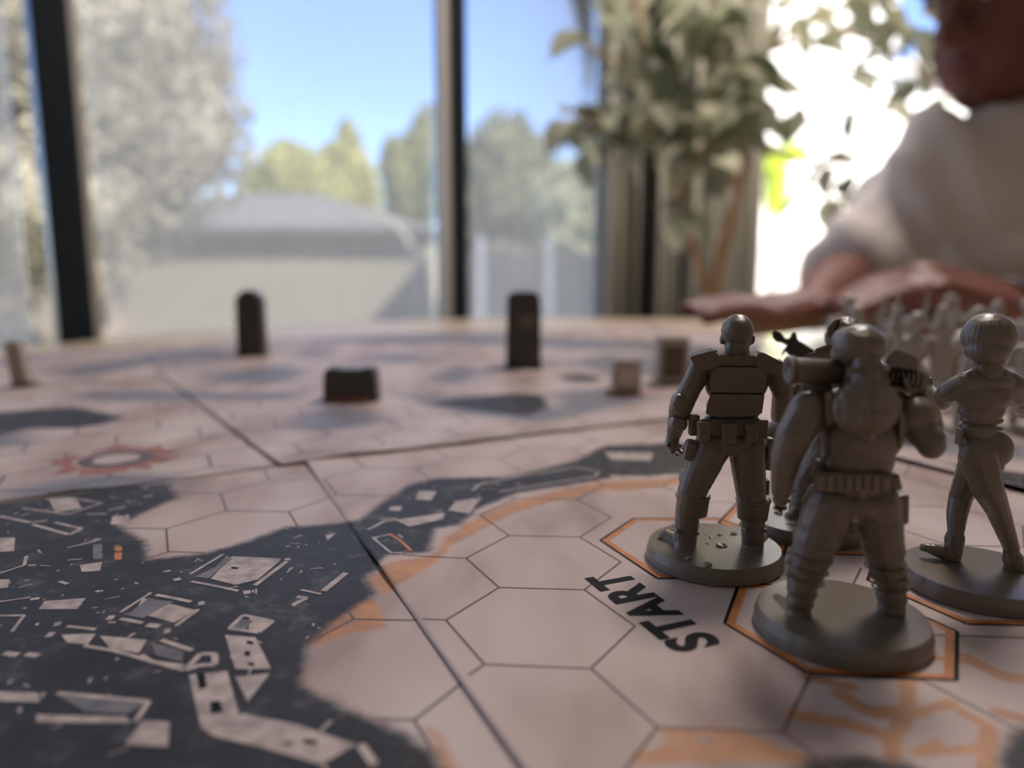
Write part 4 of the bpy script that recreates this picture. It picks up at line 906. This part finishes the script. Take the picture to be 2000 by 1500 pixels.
# ---- gunner hidden behind
F = Fig('gunner_figure', 'hooded gunner figure with a spiked rifle, half hidden behind the launcher carrier', (83, 198), 16.8, 4.0, (.35, 1300, 500), 200)
F.base(26, 11, 'print')
mb = MB()
F.el(mb, (1000, 445, 0), (84, 90, 88)); F.cap(mb, (1000, 500, 0), (1000, 600, 0), 80, 100); F.el(mb, (1010, 660, 0), (230, 110, 110)); F.el(mb, (1010, 820, 0), (200, 110, 170)); F.el(mb, (1000, 1010, 0), (180, 110, 110))
F.ch(mb, [(830, 660, 0), (690, 700, 10), (700, 620, 22)], [90, 70, 60]); F.ch(mb, [(1190, 670, 0), (1230, 800, 12), (1120, 740, 24)], [90, 70, 60]); F.ch(mb, [(830, 700, 0), (660, 960, -2), (560, 1010, 0)], [80, 70, 60])
F.ch(mb, [(920, 1060, 0), (800, 1230, 2), (740, 1440, 2)], [120, 90, 60]); F.ch(mb, [(1080, 1060, 0), (1030, 1300, 0), (1020, 1500, 0)], [120, 95, 75]); F.cap(mb, (1020, 1520, 0), (1060, 1520, -4), 60, 40); F.cap(mb, (740, 1450, 2), (700, 1460, -3), 58, 40)
F.fuse(mb, 'body', vox=.3, disp=wrinkle(.18, .5))
mb = MB(); F.el(mb, (1005, 425, 0), (98, 96, 86)); F.el(mb, (950, 450, 3), (60, 66, 70)); F.fuse(mb, 'hood', vox=.3, disp=wrinkle(.2, .8)); plate(F, 'goggle_band', [(905, 400), (940, 358), (980, 350), (950, 380), (925, 440), (905, 460)], -3, 8)
plate(F, 'shoulder_pad', [(720, 590), (800, 545), (930, 530), (950, 600), (780, 650), (700, 660)], -8, 8); plate(F, 'collar', [(830, 520), (900, 495), (950, 500), (960, 560), (850, 560)], -6, 6)
gn = plate(F, 'rifle', [(600, 425), (640, 428), (672, 462), (690, 458), (712, 425), (728, 430), (738, 470), (760, 480), (830, 525), (850, 560), (760, 580), (700, 570), (668, 530), (650, 560), (644, 552), (662, 515), (680, 500), (640, 482), (610, 462)], 20, 24, m='print_dark')
plate(F, 'muzzle', [(592, 430), (612, 418), (650, 440), (656, 470), (630, 486), (600, 465)], 18, 26, 'print_dark', parent=gn)

# ---- crowd of blurred figures
def crowd_fig(name, pose, seed):
    root = empty(name); r_ = random.Random(seed); mb = MB(); s = pose
    H_ = 50 + 4 * s
    mb.ell((0, 0, H_), (3.4 + s * .2, 3.6, 4.2)).cap((0, 0, H_ - 4), (0, 0, H_ - 8), 1.8, 2.2).ell((0, 0, H_ - 10), (7.5, 3.6, 3.4)).ell((0, 0, H_ - 15), (6, 3.6, 6)).ell((0, 0, H_ - 23), (5.2, 3.6, 4.5))
    mb.cap((-2.8, 0, H_ - 25), (-4.5, -.5, 14), 3.4, 2.3).cap((-4.5, -.5, 14), (-5, .5, 5), 2.3, 2).cap((2.8, 0, H_ - 25), (4.2, .5, 14), 3.4, 2.3).cap((4.2, .5, 14), (5, 0, 5), 2.3, 2)
    mb.cap((-5, .5, 5), (-5.6, -3.5, 4.8), 1.9, 1.4).cap((5, 0, 5), (5.8, -4, 4.8), 1.9, 1.4)
    if s == 0: mb.cap((-7, 0, H_ - 10), (-9.5, -1, H_ - 19), 2.3, 1.9).cap((-9.5, -1, H_ - 19), (-5, -6, H_ - 18), 1.8, 1.5).cap((7, 0, H_ - 10), (9.5, -1, H_ - 19), 2.3, 1.9).cap((9.5, -1, H_ - 19), (3, -6, H_ - 16), 1.8, 1.5)
    elif s == 1: mb.cap((-7, 0, H_ - 10), (-10, 0, H_ - 20), 2.3, 1.9).cap((-10, 0, H_ - 20), (-10.5, -3, H_ - 28), 1.8, 1.5).cap((7, 0, H_ - 10), (10, -1, H_ - 4), 2.3, 1.9).cap((10, -1, H_ - 4), (8, -3, H_ + 4), 1.8, 1.5)
    else: mb.cap((-7, 0, H_ - 10), (-8.5, -5, H_ - 14), 2.3, 1.9).cap((-8.5, -5, H_ - 14), (-4, -9, H_ - 10), 1.8, 1.5).cap((7, 0, H_ - 10), (8.5, -5, H_ - 14), 2.3, 1.9).cap((8.5, -5, H_ - 14), (3, -9, H_ - 11), 1.8, 1.5)
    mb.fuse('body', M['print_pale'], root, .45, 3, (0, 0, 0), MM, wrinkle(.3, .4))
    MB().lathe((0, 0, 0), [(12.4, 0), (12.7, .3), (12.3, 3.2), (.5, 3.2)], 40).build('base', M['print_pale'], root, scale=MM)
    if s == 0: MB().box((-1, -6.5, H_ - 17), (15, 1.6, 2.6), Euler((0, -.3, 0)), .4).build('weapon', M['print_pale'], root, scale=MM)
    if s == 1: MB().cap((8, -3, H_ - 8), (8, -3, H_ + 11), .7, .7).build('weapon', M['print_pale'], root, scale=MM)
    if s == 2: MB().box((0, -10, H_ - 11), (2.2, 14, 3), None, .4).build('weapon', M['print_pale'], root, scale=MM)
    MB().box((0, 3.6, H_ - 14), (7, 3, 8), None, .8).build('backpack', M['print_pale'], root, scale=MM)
    return root
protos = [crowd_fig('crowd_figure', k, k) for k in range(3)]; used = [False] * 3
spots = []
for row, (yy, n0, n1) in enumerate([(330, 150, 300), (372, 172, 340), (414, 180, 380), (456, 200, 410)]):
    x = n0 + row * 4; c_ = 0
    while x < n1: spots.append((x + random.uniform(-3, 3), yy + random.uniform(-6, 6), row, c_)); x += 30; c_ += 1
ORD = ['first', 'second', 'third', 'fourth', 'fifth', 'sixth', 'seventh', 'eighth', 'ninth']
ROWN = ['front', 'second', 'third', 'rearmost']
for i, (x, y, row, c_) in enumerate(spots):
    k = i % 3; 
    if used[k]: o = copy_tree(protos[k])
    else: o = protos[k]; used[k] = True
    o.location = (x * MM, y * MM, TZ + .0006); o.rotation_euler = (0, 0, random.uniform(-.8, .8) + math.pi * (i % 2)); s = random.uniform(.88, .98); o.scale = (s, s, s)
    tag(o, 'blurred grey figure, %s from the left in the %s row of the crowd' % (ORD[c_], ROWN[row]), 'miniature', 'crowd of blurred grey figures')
bxp = tab(1848, 745)
cr_ = empty('brown_crate', (bxp[0] * MM, bxp[1] * MM - .0, TZ + .0006)); tag(cr_, 'brown upright block among the crowd, left of the walking woman figure head', 'game piece')
MB().box((0, 0, 9), (16, 12, 18), None, .8).build('body', M['crate'], cr_, scale=MM); MB().box((0, 0, 18.6), (17.4, 13, 1.6), None, .4).build('lid', M['crate'], cr_, scale=MM)

# ================================================================== BLINDS AND PLANT
bl = empty('vertical_blind', (.30, 1.66, 0)); tag(bl, 'stack of grey vertical blind slats drawn to the left of the glass door', 'blind')
MB().box((.55, 0, 2.26), (1.9, .05, .05)).build('head_rail', M['alum'], bl)
bxs = [1206, 1222, 1238, 1254, 1270, 1288, 1304, 1320, 1336, 1352, 1370, 1388, 1406, 1424, 1442, 1460, 1474]
for k, px in enumerate(bxs):
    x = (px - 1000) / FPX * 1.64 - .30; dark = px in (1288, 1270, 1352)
    me_ = MB(); nseg = 6; wdt = .060 if not dark else .06
    A = []; 
    for i in range(nseg + 1):
        t = i / nseg - .5; A.append((t * wdt, .006 * (1 - (2 * t) ** 2)))
    me_.prism(A + [(a, b - .0015) for a, b in reversed(A)], .10, 2.22, 'z')
    o = me_.build('slat', M['blind_gap'] if dark else M['blind'], bl); o.location = (x, .01 * (k % 3), 0); o.rotation_euler = (0, 0, R([32, 45, 28, 52, 38, 56, 26, 40, 48, 60, 30, 44, 34, 46, 26, 40, 50][k]))
pl_ = empty('potted_fig_tree', (.41, 1.50, 0)); tag(pl_, 'leafy indoor fig tree with a forked tan trunk in front of the blinds', 'plant')
pc = MB().lathe((0, 0, 0), [(.11, 0), (.115, .01), (.15, .26), (.165, .265), (.165, .30), (.145, .30), (.14, .27), (.01, .268)], 40).build('pot', M['pot'], pl_)
MB().lathe((0, 0, .262), [(.135, 0), (.138, .01), (.01, .014)], 32).build('soil', M['soil'], pl_)
PO = Vector((.41, 1.50, 0))
def br(name, pts, rad, parent=pl_):
    mb = MB(); q = [Vector(p) - PO for p in pts]
    for i in range(len(q) - 1): mb.cap(q[i], q[i + 1], rad[i], rad[i + 1], n=8)
    return mb.build(name, M['bark'], parent, smooth=True)
k0 = atm(1390, 590, 1.5)
br('trunk', [(.41, 1.5, .26), (.415, 1.5, .5), k0], [.017, .014, .013])
br('branch', [k0, atm(1352, 480, 1.48), atm(1332, 400, 1.46), atm(1300, 300, 1.44), atm(1268, 160, 1.42), atm(1240, -40, 1.42)], [.011, .010, .009, .008, .006, .004])
br('branch', [k0, atm(1420, 470, 1.5), atm(1445, 370, 1.5), atm(1462, 260, 1.48), atm(1500, 100, 1.46), atm(1560, -80, 1.45)], [.012, .011, .010, .009, .006, .004])
br('branch', [k0, atm(1405, 480, 1.47), atm(1440, 380, 1.44), atm(1400, 250, 1.4), atm(1380, 60, 1.38)], [.007, .007, .006, .005, .003])
twigs = [((1300, 300, 1.44), (1190, 265, 1.38), (1130, 215, 1.36)), ((1460, 260, 1.48), (1540, 250, 1.45), (1680, 215, 1.42)), ((1462, 290, 1.48), (1600, 320, 1.46), (1690, 300, 1.44)), ((1500, 100, 1.46), (1640, 60, 1.42), (1760, 100, 1.40), (1850, 190, 1.36)), ((1500, 100, 1.46), (1640, 10, 1.44), (1800, -30, 1.42)), ((1600, 320, 1.46), (1630, 400, 1.44)), ((1280, 200, 1.42), (1180, 110, 1.4), (1130, 70, 1.4)), ((1400, 250, 1.4), (1340, 330, 1.38), (1325, 410, 1.36))]
for tw in twigs: br('twig', [atm(*p) for p in tw], [.004] * (len(tw) - 1) + [.002])
# one leaf mesh, many leaf parts
lv = MB(); NL = 6
rows = []
for i in range(NL + 1):
    t = i / NL; wv = .5 * math.sin(math.pi * t ** .85) ** .9 * .5; z = -.12 * t * t
    rows.append((lv.bm.verts.new((-wv, t, z + wv * .35)), lv.bm.verts.new((0, t, z)), lv.bm.verts.new((wv, t, z + wv * .35))))
for a, b in zip(rows[:-1], rows[1:]):
    lv.bm.faces.new((a[0], a[1], b[1], b[0])); lv.bm.faces.new((a[1], a[2], b[2], b[1]))
bmesh.ops.remove_doubles(lv.bm, verts=lv.bm.verts, dist=1e-5)
leafm = lv.mesh('leaf')
clusters = [(1240, 60, 45, 80, 20), (1330, 50, 60, 80, 27), (1420, 60, 55, 80, 26), (1240, 200, 38, 60, 20), (1320, 210, 60, 60, 26), (1410, 200, 55, 80, 27), (1270, 290, 40, 30, 12), (1400, 290, 45, 36, 20), (1460, 120, 30, 120, 16),
            (1330, 400, 22, 22, 6), (1115, 215, 26, 22, 6), (1185, 215, 16, 24, 5), (1150, 275, 38, 26, 9), (1135, 70, 16, 12, 1), (1175, 85, 14, 30, 2), (1560, 20, 60, 28, 7), (1680, 12, 70, 32, 12), (1760, 60, 40, 45, 8), (1500, 240, 26, 30, 5), (1545, 225, 22, 16, 3), (1680, 212, 16, 14, 2), (1640, 140, 20, 16, 2), (1700, 130, 26, 46, 5), (1620, 310, 26, 16, 3), (1665, 335, 20, 30, 4), (1640, 395, 30, 14, 3), (1845, 190, 20, 14, 2), (1800, 155, 20, 8, 2), (1590, 355, 20, 8, 1), (1740, 200, 12, 10, 1), (1600, 70, 60, 30, 6), (1770, 20, 50, 30, 6)]
rl = random.Random(5); cnt = 0
for (px, py, sx, sy, n_) in clusters:
    for _ in range(n_):
        if cnt >= 298: break
        q = atm(px + rl.gauss(0, .6) * sx, py + rl.gauss(0, .6) * sy, 1.42 + rl.uniform(-.12, .1)) - PO
        o = link('leaf', leafm, M['leaf'], pl_, True); o.location = q; L_ = rl.uniform(.062, .10)
        o.scale = (L_, L_, L_); o.rotation_euler = (rl.uniform(-1.3, .4), rl.uniform(-.6, .6), rl.uniform(0, 6.28)); cnt += 1

# ================================================================== PERSON
pr = empty('person', (.74, .98, 0)); tag(pr, 'person in a white t-shirt at the right, bare forearms resting over the table', 'person')
PO2 = Vector((.74, .98, 0))
def A3(px, py, Y): return atm(px, py, Y)
mb = MB()
hc = A3(1958, 10, .95); neck = A3(2005, 260, .98)
fd = Vector((-.86, -.42, -.28)).normalized()           # where the face looks
side = Vector((.42, -.86, 0)).normalized(); upv = side.cross(fd).normalized()
if upv.z < 0: upv = -upv
def hp_(f, s, u): return hc + fd * f + side * s + upv * u
hr = Matrix((side, fd, upv)).transposed()
mb.ell(hp_(-.012, 0, .03), (.076, .095, .095), hr.to_euler()); mb.ell(hp_(.030, 0, -.035), (.062, .062, .078), hr.to_euler()); mb.ell(hp_(.066, 0, -.092), (.026, .022, .022))
mb.ell(hp_(.035, 0, -.075), (.050, .05, .042), hr.to_euler())
mb.cap(hp_(.085, 0, .02), hp_(.112, 0, -.018), .010, .014); mb.ell(hp_(.1, .014, -.02), .009); mb.ell(hp_(.1, -.014, -.02), .009)
mb.ell(hp_(.090, 0, -.050), (.024, .012, .008), hr.to_euler()); mb.ell(hp_(.087, 0, -.062), (.022, .012, .008), hr.to_euler())
for s_ in (-1, 1): mb.ell(hp_(-.01, s_ * .078, -.005), (.008, .02, .032), hr.to_euler()); mb.ell(hp_(.082, s_ * .032, .036), (.022, .012, .008), hr.to_euler())
mb.cap(hp_(-.03, 0, -.05), neck, .060, .066)
rs, ls = A3(1800, 350, .98), A3(2180, 370, 1.05)
re, rw = A3(1665, 545, .93), A3(1590, 600, .76); le, lw_ = A3(2190, 640, .86), A3(1965, 612, .72)
ch_ = Vector((.80, 1.05, .86))
mb.cap(rs, re, .048, .040); mb.cap(re, (re + rw) / 2, .044, .038); mb.cap((re + rw) / 2, rw, .038, .026); mb.cap(ls, le, .05, .042); mb.cap(le, (le + lw_) / 2, .044, .040); mb.cap((le + lw_) / 2, lw_, .040, .028)
mb.cap(rs, ls, .055, .055); mb.cap(neck, (rs + ls) / 2, .07, .09)
def person_hand(mb, w0, palm_end, tips, thumb, r=.0085, spread=Vector((0, .02, 0))):
    d = (palm_end - w0)
    for k in range(4):
        o_ = spread * (k - 1.5); mb.cap(w0 + o_ * .6, palm_end + o_, .019, .0155)
    for k, t in enumerate(tips):
        a = palm_end + spread * (k - 1.5); m1 = a.lerp(t, .5) + Vector((0, 0, .006)); mb.cap(a, m1, r * 1.2, r * 1.1); mb.cap(m1, t, r * 1.1, r * .95)
    t0 = w0 + d * .2; mb.cap(t0, thumb[0], .014, .011); mb.cap(thumb[0], thumb[1], .0105, .009)
# right hand, reaching to the left
pe = A3(1500, 612, .69)
person_hand(mb, rw, pe, [A3(1378, 618, .60), A3(1338, 602, .62), A3(1345, 600, .655), A3(1385, 596, .685)], (A3(1530, 632, .66), A3(1470, 640, .63)), .0088, Vector((0, .021, .002)))
# left hand, arched over the table
pe2 = A3(1800, 560, .70)
person_hand(mb, lw_, pe2, [A3(1665, 615, .64), A3(1640, 600, .665), A3(1632, 590, .69), A3(1650, 580, .715)], (A3(1850, 625, .67), A3(1790, 640, .65)), .0095, Vector((0, .022, .003)))
mb.cap(lw_, pe2, .030, .026)
body = mb.fuse('body', M['skin'], pr, .0055, 5, PO2, 1)
for s_ in (-1, 1):
    mb = MB(); mb.ell(hp_(.079, s_ * .032, .022), .0125, sub=2); e_ = mb.build('eye', M['eye_white'], pr, PO2, 1, True)
    mb = MB(); mb.ell(hp_(.088, s_ * .032, .022), (.006, .006, .006), sub=2); mb.build('iris', M['eye_iris'], e_, PO2, 1, True)
mb = MB(); mb.ell(hp_(.096, 0, -.052), (.021, .009, .006), hr.to_euler()); mb.ell(hp_(.093, 0, -.062), (.019, .009, .006), hr.to_euler()); mb.fuse('lips', M['lip'], pr, .002, 2, PO2, 1)
mb = MB(); mb.ell(hp_(-.03, 0, .05), (.086, .098, .098), hr.to_euler()); mb.ell(hp_(-.05, 0, 0), (.082, .075, .085), hr.to_euler()); mb.ell(hp_(.05, 0, .105), (.06, .04, .025), hr.to_euler())
mb.fuse('hair', M['hair'], pr, .005, 3, PO2, 1, lambda co, nm: co + nm * (np.array([mnoise.noise(Vector(c * 60)) for c in co]) * .004)[:, None])
# t-shirt
mb = MB()
cx = (rs + ls) / 2
mb.cap(rs + Vector((.02, 0, .01)), ls + Vector((0, 0, .01)), .068, .07); mb.ell(cx + Vector((0, 0, -.06)), (.20, .115, .13)); mb.ell(cx + Vector((-.01, .0, -.20)), (.185, .115, .17)); mb.ell(cx + Vector((-.01, .01, -.36)), (.175, .115, .17))
mb.cap(neck + Vector((.01, .01, -.012)), cx + Vector((0, 0, .02)), .078, .11)
mb.cap(rs, rs.lerp(re, .80), .066, .066); mb.cap(rs.lerp(re, .3), rs.lerp(re, .86) + Vector((0, 0, .0)), .064, .074); mb.cap(ls, ls.lerp(le, .75), .066, .07)
mb.ell(A3(1900, 420, .92), (.12, .07, .14)); mb.ell(A3(1950, 520, .90), (.13, .06, .06))
def folds(co, nm):
    d = np.array([mnoise.noise(Vector((c[0] * 20 + c[2] * 7, c[1] * 14, c[2] * 3.5))) for c in co]); return co + nm * (d * .026)[:, None]
mb.fuse('t_shirt', M['shirt'], pr, .006, 4, PO2, 1, folds)
mb = MB(); cN = neck + Vector((.004, -.0, .012))
for k in range(24):
    a, b = 2 * math.pi * k / 24, 2 * math.pi * (k + 1) / 24
    mb.cap(cN + Vector((.074 * math.cos(a), .074 * math.sin(a), -.012 * math.sin(a + .5))), cN + Vector((.074 * math.cos(b), .074 * math.sin(b), -.012 * math.sin(b + .5))), .007, .007, n=8)
mb.build('collar_band', M['shirt'], pr, PO2, 1, True)
wdv = (lw_ - le).normalized(); q_ = wdv.to_track_quat('Z', 'Y').to_matrix()
wt_ = empty('wristwatch', tuple(lw_)); wt_.rotation_euler = q_.to_euler()
mb = MB(); mb.lathe((0, 0, -.012), [(.030, 0), (.0345, .001), (.0345, .023), (.030, .024)], 36); mb.build('strap', M['watch'], wt_, smooth=True)
wc = MB().box((-.0, -.036, 0), (.034, .009, .036), None, .003).build('case', M['watch'], wt_); tag(wt_, 'black wristwatch on the forearm at the right edge', 'watch')
# trousers, legs on a chair
mb = MB(); hipc = cx + Vector((0, .03, -.52)); mb.ell(hipc, (.19, .14, .11))
for s_ in (-1, 1):
    kn = hipc + Vector((s_ * .11 - .06, -.36, -.02)); mb.cap(hipc + Vector((s_ * .09, 0, 0)), kn, .085, .06); mb.cap(kn, Vector((kn.x, kn.y + .04, .12)), .058, .04)
mb.fuse('trousers', M['jeans'], pr, .01, 4, PO2, 1)
mb = MB()
for s_ in (-1, 1):
    kn = hipc + Vector((s_ * .11 - .06, -.32, 0)); mb.cap((kn.x, kn.y, .06), (kn.x, kn.y - .15, .04), .045, .036)
mb.fuse('shoes', M['watch'], pr, .008, 3, PO2, 1)
chx, chy, sz_ = hipc.x, hipc.y, hipc.z - .12
chr_ = empty('dining_chair', (chx, chy, 0)); tag(chr_, 'wooden chair under the person in the white t-shirt', 'chair')
MB().box((0, 0, sz_), (.44, .44, .04), None, .01).build('seat', M['dark_wood'], chr_)
MB().box((0, .235, sz_ + .36), (.42, .025, .22), None, .008).build('backrest', M['dark_wood'], chr_)
for sx in (-1, 1):
    for sy in (-1, 1): MB().box((sx * .19, sy * .19 + (.03 if sy > 0 else 0), sz_ / 2 + (.23 if sy > 0 else -.01)), (.035, .035, sz_ + (.46 if sy > 0 else -.02)), None, .004).build('leg', M['dark_wood'], chr_)
